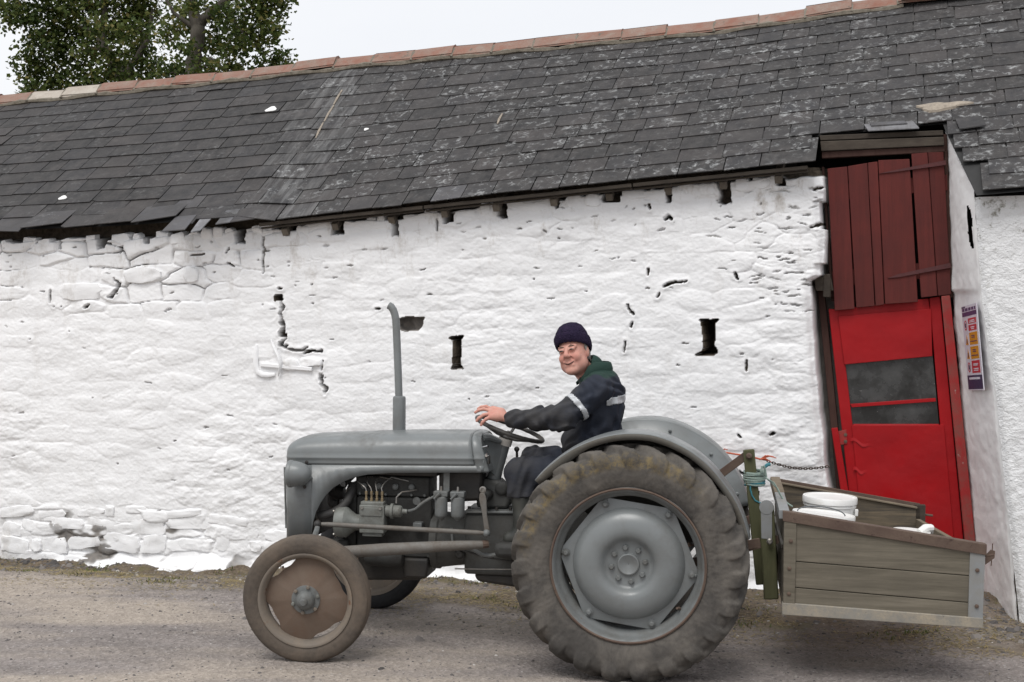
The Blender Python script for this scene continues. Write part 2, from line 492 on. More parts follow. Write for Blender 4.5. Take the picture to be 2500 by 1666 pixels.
def _red():
    m = Mat('bright_red_gloss'); v = m.co('Object')
    c = m.mix(m.ramp(m.noise(v, 2.5, 4), [(.35, 0), (.7, 1)]), (.36, .003, .006), (.28, .003, .006))
    c = m.mix(m.math('MULTIPLY', m.ramp(m.noise(v, 22, 8, .75), [(.66, 0), (.72, 1)]), .55), c, (.16, .03, .025))
    m.set(c, m.ramp(m.noise(v, 5, 4), [(.3, .42), (.7, .62)]), 0, .3)
    m.bump(m.noise(v, 3.2, 3, .5), .5, .03).bump(m.noise(v, 60, 4), .12, .003); return m.m
MT['red'] = _red()
MT['red_worn'] = grime('worn_red_frame', (.36, .012, .012), (.13, .09, .07), .5, .6, 7, (.42, .38, .34), .64, bump=.4)
def _glass():
    m = Mat('dusty_window_glass'); v = m.co('Object')
    f = m.ramp(m.noise(v, 5, 6, .65), [(.4, 0), (.75, 1)])
    c = m.mix(f, (.018, .019, .019), (.09, .09, .088))
    c = m.mix(m.ramp(m.noise(v, 60, 3, .6), [(.70, 0), (.74, .6)]), c, (.35, .35, .34))
    m.set(c, m.mix(f, .16, .5), 0, .5); return m.m
MT['pane'] = _glass()
MT['dark'] = simple('dark_interior', (.012, .011, .010), rough=.95)  # near-black tone stands in for the darkness indoors
MT['iron_red'] = simple('painted_iron_strap', (.085, .016, .017), (.055, .014, .014), 20, .65, bump=.3)
# tractor
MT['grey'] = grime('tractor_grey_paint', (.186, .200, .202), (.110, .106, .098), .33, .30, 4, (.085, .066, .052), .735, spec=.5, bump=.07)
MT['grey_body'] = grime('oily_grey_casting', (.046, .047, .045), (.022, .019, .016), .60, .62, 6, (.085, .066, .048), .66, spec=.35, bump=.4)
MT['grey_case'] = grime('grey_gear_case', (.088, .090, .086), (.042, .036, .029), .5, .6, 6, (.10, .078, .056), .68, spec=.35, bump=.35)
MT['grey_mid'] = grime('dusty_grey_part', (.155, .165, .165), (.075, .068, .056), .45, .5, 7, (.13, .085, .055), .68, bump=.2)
MT['rod'] = grime('dusty_steel_rod', (.165, .160, .148), (.105, .082, .062), .6, .55, 9, (.09, .058, .042), .62, bump=.25)
MT['black_iron'] = simple('greasy_black_iron', (.022, .021, .020), (.040, .034, .028), 9, .62, bump=.3)
MT['pump'] = grime('pump_alloy', (.20, .21, .195), (.075, .068, .055), .48, .5, 11, bump=.15)
MT['steel'] = simple('worn_steel', (.36, .35, .33), (.17, .15, .13), 20, .42, .8)
MT['chrome'] = simple('chrome', (.6, .6, .6), (.5, .5, .5), 20, .18, 1)
MT['brass'] = simple('dull_brass', (.30, .235, .14), (.18, .14, .09), 30, .5, .5)
MT['hose'] = simple('rubber_hose', (.028, .028, .030), (.05, .047, .043), 9, .62)
MT['rust'] = grime('rusty_steel', (.092, .058, .045), (.135, .098, .072), .6, .85, 9, (.055, .033, .026), .6, bump=.5)
MT['rust_rim'] = grime('rim_under_dried_mud', (.155, .135, .115), (.205, .165, .125), .68, .8, 5, (.13, .065, .038), .58, bump=.4)
MT['rust_disc'] = grime('rusty_wheel_disc', (.150, .112, .085), (.125, .078, .053), .55, .78, 4.5, (.155, .165, .165), .67, bump=.4)
def _rubber(name, dark, mud, amt, world=False):
    m = Mat(name); v = m.co('Object')
    f = m.ramp(m.noise(v, 4.5, 6, .7, .4), [(.62-amt*.4, 0), (.85-amt*.3, 1)])
    c = m.mix(m.ramp(m.noise(v, 30, 6, .7), [(.3, 0), (.7, 1)]), dark, [x*1.45 for x in dark])
    c = m.mix(f, c, mud)
    mu = m.math('MULTIPLY', m.attr('mud'), m.ramp(m.noise(v, 26, 7, .75), [(.42, 0), (.62, 1)]))
    c = m.mix(mu, c, (.19, .145, .072))
    dk = m.math('MULTIPLY', m.attr('worn'), m.ramp(m.noise(v, 7, 5, .7), [(.4, 0), (.62, 1)]))
    c = m.mix(m.math('MULTIPLY', dk, .75), c, [x*.62 for x in dark])
    m.set(c, .86, 0, .3); m.bump(m.noise(v, 45, 6, .7), .45, .006)
    return m.m
MT['tyre'] = _rubber('dusty_tractor_tyre', (.050, .046, .042), (.138, .124, .108), .56)
MT['tyre_dark'] = _rubber('front_tyre_rubber', (.070, .058, .048), (.142, .112, .087), .55)
MT['tyre_black'] = _rubber('clean_black_tyre', (.020, .020, .021), (.045, .042, .038), .2)
MT['underfender'] = grime('mud_coated_grey', (.115, .112, .10), (.078, .066, .051), .6, .75, 5, (.045, .04, .034), .64, bump=.4)  # dried mud, with the shade under the guard mixed into the colour
MT['collar_white'] = simple('white_collar_tape', (.62, .6, .56), (.5, .47, .42), 12, .6)
MT['wheel_black'] = simple('worn_black_steering_wheel', (.028, .027, .026), (.075, .068, .06), 14, .5)
# box
MT['plank'] = wood('weathered_green_grey_board', (.080, .070, .052), (.185, .163, .126), 0, .85, 3, .5, (.10, .088, .07))
MT['plank_dark'] = wood('dark_old_board', (.045, .042, .038), (.21, .165, .11), 0, .9, 3, .6, (.035, .034, .032))
MT['plank_pale'] = wood('pale_worn_board', (.25, .205, .15), (.15, .12, .085), 0, .88, 3, .6, (.12, .1, .075))
MT['post_green'] = wood('mossy_green_timber', (.066, .068, .034), (.10, .098, .05), 2, .88, 3, .5, (.038, .042, .022))
MT['galv'] = grime('galvanised_steel', (.255, .265, .27), (.20, .185, .155), .45, .55, 7, bump=.15)
MT['mudrail'] = grime('mud_caked_rail', (.20, .20, .19), (.34, .29, .215), .68, .9, 7, (.12, .11, .095), .62, bump=.6)
MT['rope_green'] = simple('pale_green_rope', (.25, .31, .27), (.16, .22, .2), 40, .85, bump=.8, bscale=130)
MT['rope_blue'] = simple('teal_twine', (.035, .19, .225), (.03, .12, .15), 40, .8, bump=.5)
MT['rope_orange'] = simple('orange_twine', (.55, .13, .06), (.4, .09, .05), 40, .8, bump=.5)
MT['white_plastic'] = simple('white_plastic', (.80, .80, .79), (.72, .71, .68), 9, .38, spec=.5)
MT['wire'] = simple('grey_wire', (.07, .08, .09), rough=.5)
MT['chain'] = simple('rusty_chain_iron', (.085, .06, .048), (.05, .04, .035), 40, .8, .2)
# sign
for k, c in (('sg_white', (.66, .64, .70)), ('sg_red', (.52, .035, .05)), ('sg_amber', (.62, .27, .012)), ('sg_navy', (.035, .032, .085)), ('sg_purple', (.075, .05, .125))):
    MT[k] = simple(k.replace('sg_', 'printed_'), c, [x*.92 for x in c], 12, .45)
# person
def _skin():
    m = Mat('skin'); v = m.co('Object')
    c = m.mix(m.ramp(m.noise(v, 16, 5, .6), [(.35, 0), (.68, 1)]), (.57, .315, .25), (.49, .235, .19))
    c = m.mix(m.attr('hair'), c, (.24, .215, .19))
    c = m.mix(m.attr('blush'), c, (.48, .18, .145))
    m.set(c, .66, 0, .3); m.b.inputs['Subsurface Weight'].default_value = .08; m.b.inputs['Subsurface Radius'].default_value = (.012, .005, .003)
    m.bump(m.noise(v, 160, 4), .12, .002); return m.m
MT['skin'] = _skin()
def cloth(name, c, c2, scale=7):
    m = Mat(name); v = m.co('Object')
    q = m.mix(m.ramp(m.noise(v, scale, 6, .65, .3), [(.36, 0), (.68, 1)]), c, c2)
    g = m.attr('green'); q = m.mix(g, q, (.013, .036, .028))
    d = m.attr('dust'); q = m.mix(m.math('MULTIPLY', d, m.ramp(m.noise(v, 9, 6, .7), [(.3, .3), (.65, 1)])), q, (.045, .043, .042))
    m.set(q, .8, 0, .3); m.bump(m.noise(v, 260, 2), .25, .002).bump(m.noise(m.co('Object', (1, 1, 2)), 14, 4, .6, .6), .35, .012); return m.m
MT['navy'] = cloth('navy_workwear', (.0145, .019, .032), (.024, .028, .040))
MT['boot'] = simple('dusty_rubber_boot', (.028, .030, .028), (.05, .05, .042), 8, .5)
def _knit():
    m = Mat('purple_knit'); v = m.co('Object')
    c = m.mix(m.ramp(m.noise(v, 40, 3), [(.3, 0), (.7, 1)]), (.012, .009, .024), (.026, .017, .042))
    m.set(c, .95, 0, .15); m.bump(m.voro(v, 120), .9, .006); return m.m
MT['knit'] = _knit()
MT['reflect'] = simple('reflective_tape', (.52, .54, .56), (.40, .41, .43), 22, .4, .1)
MT['eye'] = simple('eye_dark', (.035, .028, .024), rough=.3)
MT['lip'] = simple('lip', (.30, .10, .085), rough=.5)
MT['mouth'] = simple('mouth_inside', (.05, .015, .012), rough=.6)
MT['teeth'] = simple('teeth', (.55, .5, .42), rough=.4)
MT['brow'] = simple('eyebrow', (.13, .095, .075), (.10, .075, .06), 60, .9)
MT['hair'] = simple('grey_hair', (.20, .185, .165), (.36, .35, .33), 60, .8, stretch=(1, 1, .2), bump=.6, bscale=160)
# plants
def _leaf():
    m = Mat('leaf'); at = m.attr('tone')
    c = m.ramp(at, [(0, (.032, .056, .017)), (.45, (.074, .108, .028)), (.75, (.135, .158, .044)), (1, (.23, .20, .07))])
    m.set(c, .6, 0, .25)
    tr = m.n('ShaderNodeBsdfTranslucent'); m.l(c, tr.inputs[0]); ad = m.n('ShaderNodeMixShader'); ad.inputs[0].default_value = .42
    m.l(m.b.outputs[0], ad.inputs[1]); m.l(tr.outputs[0], ad.inputs[2]); m.l(ad.outputs[0], m.out.inputs[0]); return m.m
MT['leaf'] = _leaf()
MT['bark'] = simple('bark', (.075, .066, .052), (.035, .03, .024), 9, .92, bump=.8, bscale=28, stretch=(1, 1, .3))
def _blade():
    m = Mat('dry_grass'); c = m.ramp(m.attr('tone'), [(0, (.06, .085, .022)), (.35, (.15, .13, .05)), (.7, (.26, .20, .09)), (1, (.36, .29, .15))]); m.set(c, .8, 0, .2); return m.m
MT['blade'] = _blade()
def _peb():
    m = Mat('pebbles'); c = m.ramp(m.attr('tone'), [(0, (.075, .07, .068)), (.4, (.14, .128, .122)), (.75, (.20, .18, .165)), (.95, (.29, .27, .25)), (1, (.5, .48, .46))]); m.set(c, .88, 0, .25); return m.m
MT['peb'] = _peb()
def _ground():
    m = Mat('gravel_track'); v = m.co('World'); fine = m.noise(v, 90, 6, .75); mid = m.noise(v, 9, 6, .65)
    tar = m.mix(m.ramp(fine, [(.32, 0), (.68, 1)]), (.150, .132, .122), (.30, .268, .25))
    tar = m.mix(m.ramp(mid, [(.35, 0), (.65, .55)]), tar, (.225, .200, .190))
    grav = m.ramp(m.voro(v, 42, 'F1', 'Color'), [(.1, .55), (.5, .95), (.9, 1.5)]); tar = m.mix(.4, tar, grav, 'MULTIPLY'); tar = m.mix(1.0, tar, m.ramp(m.noise(m.co2(PSI, (.8, 5, 1)), 1.0, 5, .6), [(.3, .80), (.7, 1.14)]), 'MULTIPLY')
    spk = m.ramp(m.voro(v, 85, 'F1', 'Color'), [(.80, 0), (.9, 1)]); tar = m.mix(m.math('MULTIPLY', spk, .5), tar, (.42, .40, .39))
    sand = m.mix(m.ramp(fine, [(.3, 0), (.7, 1)]), (.26, .22, .185), (.42, .37, .32))
    sand = m.mix(.35, sand, grav, 'MULTIPLY'); c = m.mix(m.attr('sand'), tar, sand)
    ear = m.mix(m.ramp(m.noise(v, 26, 7, .75), [(.32, 0), (.68, 1)]), (.070, .054, .040), (.20, .16, .115))
    ear = m.mix(m.ramp(m.noise(v, 5, 5, .7), [(.52, 0), (.68, .7)]), ear, (.125, .115, .05))
    c = m.mix(m.attr('earth'), c, ear)
    m.set(c, .92, 0, .2)
    m.bump(m.voro(v, 42), .5, .015).bump(m.noise(v, 150, 5, .7), .5, .006).bump(m.noise(v, 14, 5, .65), .5, .03); return m.m
MT['ground'] = _ground()
# ------------------------------------------------------------------ ground
rng = np.random.default_rng(7)
random.seed(7)
def ground_z(x, y):
    x = np.asarray(x, float); y = np.asarray(y, float)
    lx = np.clip((x-TO[0])*_r[0]+(y-TO[1])*_r[1], -6, 6)
    off = (x-W0[0])*WN[0]+(y-W0[1])*WN[1]
    w = sstep(.1, 1.0, -off)
    return -math.tan(TPIT)*lx*w
def ground_rough(x, y):
    off = (x-W0[0])*WN[0]+(y-W0[1])*WN[1]
    e = sstep(-1.15, -.55, off)
    n = fbm(x*1.3, y*1.3, 3, 3)*.012+fbm(x*7, y*7, 5, 4)*.006+e*(fbm(x*5, y*5, 9, 4)*.022+.012)
    n = n+.035*np.exp(-((off+.05)/.14)**2)*(.6+fbm(x*3, y*3, 21, 4)*1.3)
    ru = np.exp(-((off+2.0+.05*fbm(x*.8, y*.8, 33, 2))/.16)**2)
    return n-.012*ru
def axis(a, b, st, far):
    m = np.arange(a, b, st); g = [b]; s = st
    while g[-1] < far: s *= 1.35; g.append(g[-1]+s)
    l = [a]; s = st
    while l[-1] > -far: s *= 1.35; l.append(l[-1]-s)
    return np.concatenate([np.array(l[1:])[::-1], m, np.array(g)])
gx, gy = axis(-5.2, 5.0, .026, 400), axis(5.2, 11.6, .026, 400)
GX, GY = np.meshgrid(gx, gy, indexing='ij')
gzv = ground_z(GX, GY); core = (np.abs(GX) < 6.5) & (GY > 4) & (GY < 12.5)
off_g = (GX-W0[0])*WN[0]+(GY-W0[1])*WN[1]
under = np.ones_like(GX)
gzv = gzv+np.where(core, ground_rough(GX, GY), 0)
earth = sstep(-1.25, -.75, off_g+.16*fbm(GX*1.4, GY*1.4, 40, 4)+.06*GX)*(.55+.45*sstep(-.4, .2, fbm(GX*3, GY*3, 44, 4)))
earth = np.clip(earth+.9*sstep(-.25, -.1, off_g), 0, 1)
sand = sstep(-.3, .65, fbm(GX*.9+1.3, GY*3.2, 51, 4)+.55*sstep(-.5, -4.5, GX)+.28*sstep(8.6, 6.6, GY)*sstep(0, -3, GX)-.12)*(1-earth)
g_ob = grid_obj('ground', np.stack([GX, GY, gzv], -1).reshape(-1, 3), quads(len(gx), len(gy)), MT['ground'], None, None, {'earth': earth, 'sand': sand}, 'structure')
tag(g_ob, 'grey brown gravel farm track with earthy verge along the barn')

# ------------------------------------------------------------------ barn
barn = empty('barn', Matrix.Translation(Vector(W0)), 'long white washed stone barn with dark slate roof and terracotta ridge', 'barn')
BI = Matrix.Translation(-Vector(W0))
def to_barn(o):
    o.parent = barn; o.matrix_parent_inverse = BI
    return o
ZE = lambda u: np.interp(u, [-8, -4.2, -3.1, -2.0, -1.9, -.09, 2.22, 6], [2.66, 2.69, 2.69, 2.725, 2.69, 2.82, 2.955, 3.14])
ZR = lambda u: np.interp(u, [-8, -5.8, -3.45, -1.92, 1.2, 2.73, 6], [4.06, 4.12, 4.19, 4.255, 4.325, 4.44, 4.62])
DR = 2.2
def roof_pt(u, off, up=0.0):
    ze = ZE(u); k = (ZR(u)-ze)/(DR+.15)
    n = Vector((0, 0, 1)); c = 1/math.sqrt(1+k*k)
    p = W(u, off, ze+(off+.15)*k)
    return p+(-WN*k*c+np.array([0, 0, c]))*up

# --- wall: a relief of rubble stones under thick whitewash
st = .0066
wu = np.arange(-5.6, 2.36, st); wz = np.arange(-.14, 2.96, st)
U, Z = np.meshgrid(wu, wz, indexing='ij')
wp = .05*fbm(U*2.1, Z*2.1, 60, 3); wq = .03*fbm(U*2.6+9, Z*2.6, 63, 3)
f1, f2, cid = worley((U+wp)/.31, (Z+wq)/.125, 70)
edge = f2-f1
vis = np.clip(.03+.8*sstep(1.95, 2.25, Z)*sstep(-1.75, -2.05, U)+.75*sstep(.62, .35, Z)*sstep(.6, -.6, U)+.22*sstep(ZE(U)-.5, ZE(U)-.2, Z)
      + .22*sstep(1.2, 1.8, U)*sstep(1.3, 2.3, Z)*(.4+fbm(U*2, Z*2, 64, 3)), 0, 1)*sstep(-.75, .25, fbm(U*1.4, Z*1.8, 66, 3))
wx = U+.02*fbm(U*5, Z*7, 76, 3); wy = Z+.01*fbm(U*5+7, Z*7, 78, 3)
soft = sstep(-.3, .5, fbm(U*.9, Z*1.1, 82, 3))
h = .014*fbm(U*1.6, Z*2.6, 80, 3)+(.004+.004*soft)*fbm(wx*3.4, wy*7.5, 84, 3, .5)+(.0022+.0022*soft)*fbm(wx*10, wy*22, 88, 3, .55)+(.0016+.0022*soft)*fbm(wx*26, wy*46, 90, 3)+.0018*fbm(U*60, Z*80, 92, 3)
zl = sstep(1.9, 2.15, Z)*sstep(-1.8, -2.0, U)
h = h+(.004+.006*soft)*(1-np.clip(f1/.6, 0, 1)**2)
h = h+(.016*vis*(.35+.65*np.maximum(zl, sstep(.6, .4, Z))))*(sstep(0, .16, edge)-.7)+(.006+.02*vis)*(cid-.5)*sstep(0, .2, edge)
jd = vis*(1-sstep(.0, .055+.02*fbm(U*7, Z*7, 95, 2), edge))*sstep(-.15, .35, fbm(U*2.3, Z*3.1, 97, 3)+.1*(U < -2))
h = h-(.03+.03*zl)*jd
bare = np.clip((.85+.3*zl)*jd*sstep(.35, .8, vis), 0, 1)
stain = .25+.75*sstep(ZE(U)-.75, ZE(U)-.05, Z)+.5*sstep(.5, .1, Z)+.45*sstep(1.4, 2.2, U)*sstep(1.5, 2.4, Z)
bandm = sstep(.02, .05, Z)*sstep(.47, .44, Z)*sstep(-1.2, -1.4, U+.5*sstep(.3, .4, Z))*sstep(-5.0, -4.9, U)*sstep(-.1, .3, fbm(U*2.2, Z*4, 101, 3)+.05)
h = h-.014*bandm; bare = np.maximum(bare, .85*bandm*sstep(.12, .35, fbm(U*5, Z*9, 103, 3)))
# plinth fillet of whitewashed mortar along the base
pl = sstep(.15, .0, Z+.06*fbm(U*2, Z*2, 99, 3))*sstep(-3.95, -3.8, U)
h = h+.10*pl*pl
def carve(pts, width, depth, ragged=.5, bareness=1.0, taper=True):
    """a crack following spots of the photograph"""
    global h, bare
    q = np.array([on_wall(*p) for p in pts])
    if len(q) == 1: q = np.concatenate([q, q+[[.001, .001]]])
    m = width*3+.05
    iu = slice(max(0, int((q[:, 0].min()-m-wu[0])/st)), int((q[:, 0].max()+m-wu[0])/st)+2); iz = slice(max(0, int((q[:, 1].min()-m-wz[0])/st)), int((q[:, 1].max()+m-wz[0])/st)+2)
    A, B = U[iu, iz], Z[iu, iz]
    wa = min(.020, width*1.3); A2 = A+wa*fbm(A*26, B*26, 111, 4, .6); B2 = B+wa*fbm(A*26+5, B*26, 113, 4, .6)
    d = np.full(A.shape, 9.0); tt = np.zeros(A.shape); L = len(q)-1
    for i in range(L):
        a, b = q[i], q[i+1]; v = b-a; t = np.clip(((A2-a[0])*v[0]+(B2-a[1])*v[1])/(v @ v+1e-9), 0, 1)
        e = np.hypot(A2-a[0]-t*v[0], B2-a[1]-t*v[1]); n = e < d; d = np.where(n, e, d); tt = np.where(n, (i+t)/L, tt)
    w = .62*width*(1+ragged*fbm(A*14, B*14, 117, 3)*1.6)*(np.sin(np.pi*np.clip(tt*.8+.1, 0, 1))*.8+.35 if taper else 1)
    k = 1-sstep(w*.7, w+.006, d)
    h[iu, iz] = h[iu, iz]*(1-k)+(-depth)*k; bare[iu, iz] = np.maximum(bare[iu, iz], bareness*sstep(.12, .45, k))
    rim = np.exp(-((d-w-.012)/.016)**2)*.006
    h[iu, iz] += rim*(1-k)
def hole(pts, depth, bareness=1.0, ragged=.006):
    global h, bare
    q = np.array([on_wall(*p) for p in pts]); m = .04
    iu = slice(int((q[:, 0].min()-m-wu[0])/st), int((q[:, 0].max()+m-wu[0])/st)+2); iz = slice(int((q[:, 1].min()-m-wz[0])/st), int((q[:, 1].max()+m-wz[0])/st)+2)
    A = U[iu, iz]+ragged*fbm(U[iu, iz]*40, Z[iu, iz]*40, 121, 2); B = Z[iu, iz]+ragged*fbm(U[iu, iz]*40+3, Z[iu, iz]*40, 123, 2)
    ins = np.zeros(A.shape, bool); n = len(q)
    for i in range(n):
        (x0, y0), (x1, y1) = q[i], q[(i+1) % n]
        c = ((y0 > B) != (y1 > B)) & (A < (x1-x0)*(B-y0)/(y1-y0+1e-12)+x0); ins ^= c
    dil = ins.copy()
    for ax in (0, 1):
        for sh in (-1, 1): dil |= np.roll(ins, sh, ax)
    bare[iu, iz] = np.where(dil, bareness, bare[iu, iz])
    h[iu, iz] = np.where(ins, -depth+.03*fbm(A*12, B*12, 125, 3), h[iu, iz]); bare[iu, iz] = np.where(ins, np.maximum(bare[iu, iz], bareness), bare[iu, iz])
hole([(1030, 775), (1067, 772), (1060, 781), (1059, 838), (1065, 846), (1038, 847), (1042, 838), (1041, 783)], .44)
hole([(1606, 735), (1652, 734), (1643, 742), (1643, 776), (1640, 792), (1650, 811), (1640, 817), (1594, 817), (1617, 808), (1617, 780), (1613, 742)], .46)
hole([(915, 733), (935, 728), (973, 730), (970, 745), (962, 758), (930, 762), (915, 755)], .085, .9)
hole([(632, 677), (650, 678), (650, 692), (640, 690), (630, 690)], .2)
carve([(606, 520), (605, 560), (607, 628)], .008, .03, .7, .8)
carve([(640, 690), (650, 702), (645, 722), (648, 740), (652, 752), (647, 768), (655, 775), (646, 790)], .017, .16, .9)
carve([(646, 795), (662, 798)], .02, .13, .8)
carve([(663, 803), (690, 806), (708, 798)], .008, .05, .6, .7)
carve([(700, 812), (716, 806), (740, 809)], .011, .1, .7)
carve([(737, 862), (741, 885), (752, 893), (747, 905)], .015, .14, .8)
carve([(743, 830), (738, 850)], .005, .03, .6, .7)
for pts, w, d in (([(265, 640), (276, 652), (268, 668), (260, 682), (250, 684)], .015, .10), ([(206, 700), (195, 708)], .010, .06), ([(118, 668), (117, 695)], .005, .03),
                  ([(125, 706)], .008, .05), ([(142, 706)], .007, .04), ([(525, 570), (517, 583)], .008, .05), ([(523, 605), (540, 612)], .007, .05), ([(640, 663), (648, 663)], .007, .03),
                  ([(1525, 658), (1546, 651), (1576, 646)], .009, .08), ([(1688, 630), (1697, 640)], .011, .10), ([(1490, 618), (1488, 632)], .006, .05), ([(1516, 674), (1511, 684)], .004, .04),
                  ([(1443, 700), (1446, 712), (1455, 722)], .009, .08), ([(1452, 742), (1450, 752)], .008, .05), ([(1437, 785), (1434, 808)], .006, .06), ([(1528, 503), (1536, 497), (1545, 503)], .012, .15),
                  ([(1770, 1000), (1779, 996)], .009, .05), ([(1716, 830), (1714, 852)], .006, .04), ([(1490, 470), (1493, 480)], .008, .05), ([(863, 710), (872, 710)], .008, .05), ([(1005, 505), (1006, 530)], .005, .04),
                  ([(70, 780)], .006, .04), ([(160, 762)], .004, .03), ([(675, 1040), (678, 1050)], .005, .04), ([(1695, 1000), (1702, 1006)], .007, .05),
                  ([(1862, 522), (1892, 512)], .007, .05), ([(1868, 436), (1888, 432)], .010, .06),
                  ([(1700, 1085), (1735, 1100), (1740, 1140)], .012, .10), ([(250, 560), (280, 566), (275, 580)], .010, .07), ([(440, 588), (470, 584)], .004, .03)):
    carve(pts, w, d)
rp2 = np.random.default_rng(77)
for kx in range(215):      # small pits and flaked spots
    pu, pz = rp2.uniform(-5.3, 2.1), rp2.uniform(.15, 2.75)
    if kx > 150: pu = 2.2-abs(rp2.normal(0, .32)); pz = rp2.uniform(1.9, 2.85)
    elif rp2.random() < .5: pz = ZE(pu)-.1-abs(rp2.normal(0, .28))
    iu = slice(max(0, int((pu-.12-wu[0])/st)), int((pu+.12-wu[0])/st)); iz = slice(max(0, int((pz-.06-wz[0])/st)), int((pz+.06-wz[0])/st))
    A, B = U[iu, iz], Z[iu, iz]
    if A.size == 0: continue
    rx, rz = (rp2.uniform(.008, .030), rp2.uniform(.0035, .008)) if kx < 150 else (rp2.uniform(.014, .055), rp2.uniform(.003, .0065))
    d_ = np.hypot((A-pu+.012*fbm(A*40, B*40, 119, 3))/rx, (B-pz+.25*(A-pu)*rp2.uniform(-1, 1)+.008*fbm(A*40+3, B*40, 118, 3))/rz); k = 1-sstep(.7, 1.15, d_)
    h[iu, iz] -= rp2.uniform(.008, .03)*k; bare[iu, iz] = np.maximum(bare[iu, iz], k*rp2.uniform(.2, .8))
# pockets round the rafter feet
RAFT = [on_wall(x, y, 0)[0] for x, y in ((770, 505), (900, 490), (1025, 480), (1145, 465), (1275, 455), (1400, 432), (1535, 420), (1663, 410), (1790, 395))]
RAFT_L = list(np.arange(RAFT[0]-.40*9, RAFT[0]-.2, .40)); RAFT = RAFT_L+RAFT
for i, ru in enumerate(RAFT):
    if i % 4 == 2 and ru < -1.9: continue
    zz = ZE(ru)-.085-.02*math.sin(i*1.3); q = np.maximum(np.abs(U-ru-.015-.012*math.sin(i*7))/(.034+.02*math.sin(i*3.7)), np.abs(Z-zz)/(.060+.028*math.sin(i*2.1)))+.55*fbm(U*14, Z*14, 131, 4)
    k = 1-sstep(.75, 1.05, q); h = h*(1-k)-.17*k; bare = np.maximum(bare, k)
# ragged head of the wall, and the quoins beside the doorway
ztop = ZE(U)-.065+.06*fbm(U*3.3, U*0+.5, 140, 4)-.02*sstep(-1.9, -2.2, U)*(.5+fbm(U*5, U*0, 141, 2))
k = sstep(0, .03, Z-ztop); h = h*(1-k)-.20*k; bare = np.maximum(bare, k)
ue = np.interp(Z, [0, .7, 1.4, 2.10, 2.16, 2.2, 2.6, 3.0], [2.285, 2.24, 2.175, 2.135, 2.14, 2.225, 2.225, 2.20])+.018*fbm(Z*3.5, Z*0+.2, 150, 3)+.022*sstep(2.1, 2.2, Z)*np.sign(fbm(Z*4.6, Z*0+.7, 152, 1))*.6
k = sstep(0, .02, U-ue)
rnd_ = sstep(.07, 0, ue-U)*(1-k)
h = (h-.035*rnd_**2)*(1-k)-.36*k; bare = np.maximum(bare, .9*k*sstep(.0, .02, U-ue))
wv = W0+WU*U[..., None]+WN*(-h)[..., None]; wv[..., 2] = np.minimum(Z, ZE(U)+(-h+.15)*(ZR(U)-ZE(U))/(DR+.15)-.045)
wall = grid_obj('wall', wv.reshape(-1, 3), quads(len(wu), len(wz)), MT['wash'], None, None, {'bare': bare, 'stain': stain})
to_barn(wall)
# --- stones that stand clear of the whitewash: base courses on the left, and the loose stones under the eaves
def stone(u, z, w, hh, d, seed, parent, tilt=0.0, off=0.0):
    nx, ny = 15, 10
    a = np.linspace(-1, 1, nx); b = np.linspace(-1, 1, ny); A, B = np.meshgrid(a, b, indexing='ij')
    an = np.arctan2(B, A); rr = 1+.22*fbm(np.cos(an)*1.3+seed*3.1, np.sin(an)*1.3+seed, 160, 3)
    sq = np.maximum(np.abs(A), np.abs(B)); ci = np.hypot(A, B)+1e-9; fac = 1+(sq/ci-1)*(.3+.35*(math.sin(seed*9)*.5+.5))*sq      # round the corners
    x = A*fac*rr*w/2; y = B*fac*rr*hh/2
    dm = np.clip((1-np.abs(A)**7)*(1-np.abs(B)**6), 0, 1)**.5*(1+.25*A*math.sin(seed)+.25*B*math.cos(seed*1.7))
    o = d*dm+(.010*fbm(x*9+seed, y*14, 163, 3)+.004*fbm(x*40, y*50+seed, 167, 2))*dm
    ring = sq > .999; o = np.where(ring, -.05, o)
    ct, sn = math.cos(tilt), math.sin(tilt)
    P = W0+WU*(u+x*ct-y*sn)[..., None]-WN*(o-off)[..., None]; P[..., 2] = z+x*sn+y*ct
    s = grid_obj('stone', P.reshape(-1, 3), quads(nx, ny), MT['wash'], parent, 60, {'stain': np.full(A.size, .5)})
    return s
rs = random.Random(5)
z0 = .035
for row in range(4):
    hh = (.095, .135, .115, .085)[row]; u = -4.75+rs.uniform(0, .2)
    end = (-3.75, -1.3, -1.2, -2.3)[row]
    while u < end:
        w = rs.uniform(.18, .52) if rs.random() < .6 else rs.uniform(.08, .18)
        if rs.random() < 1.1: stone(u+w/2, z0+hh/2+.03*math.sin(u*1.9+row*.6)+.018*math.sin(u*5.3+row*2)+rs.uniform(-.012, .012), w*rs.uniform(.98, 1.12), hh*rs.uniform(.75, 1.28), rs.uniform(.004, .022), rs.random()*50, wall, rs.uniform(-.13, .13), .006)
        u += w
    z0 += hh
for i in range(len(RAFT)-1):
    a, b = RAFT[i]+.07, RAFT[i+1]-.05
    u = a
    while u < b-.05:
        w = min(rs.uniform(.09, .24), b-u)
        if rs.random() < (.86 if u > -1.95 else .74): stone(u+w/2, ZE(u)-.068-rs.uniform(0, .03), w*.95, rs.uniform(.075, .12), rs.uniform(.012, .035), rs.random()*50, wall, rs.uniform(-.12, .12), .02)
        u += w
for (dx, dy, w, hh) in ((185, 670, .41, .165), (330, 632, .37, .15), (440, 632, .14, .15), (1960-1290, 838, .13, .11), (715, 832, .2, .085)):
    u, z = on_wall(dx, dy); stone(u, z, w, hh, .024, dx*.1, wall, -.02, .0)
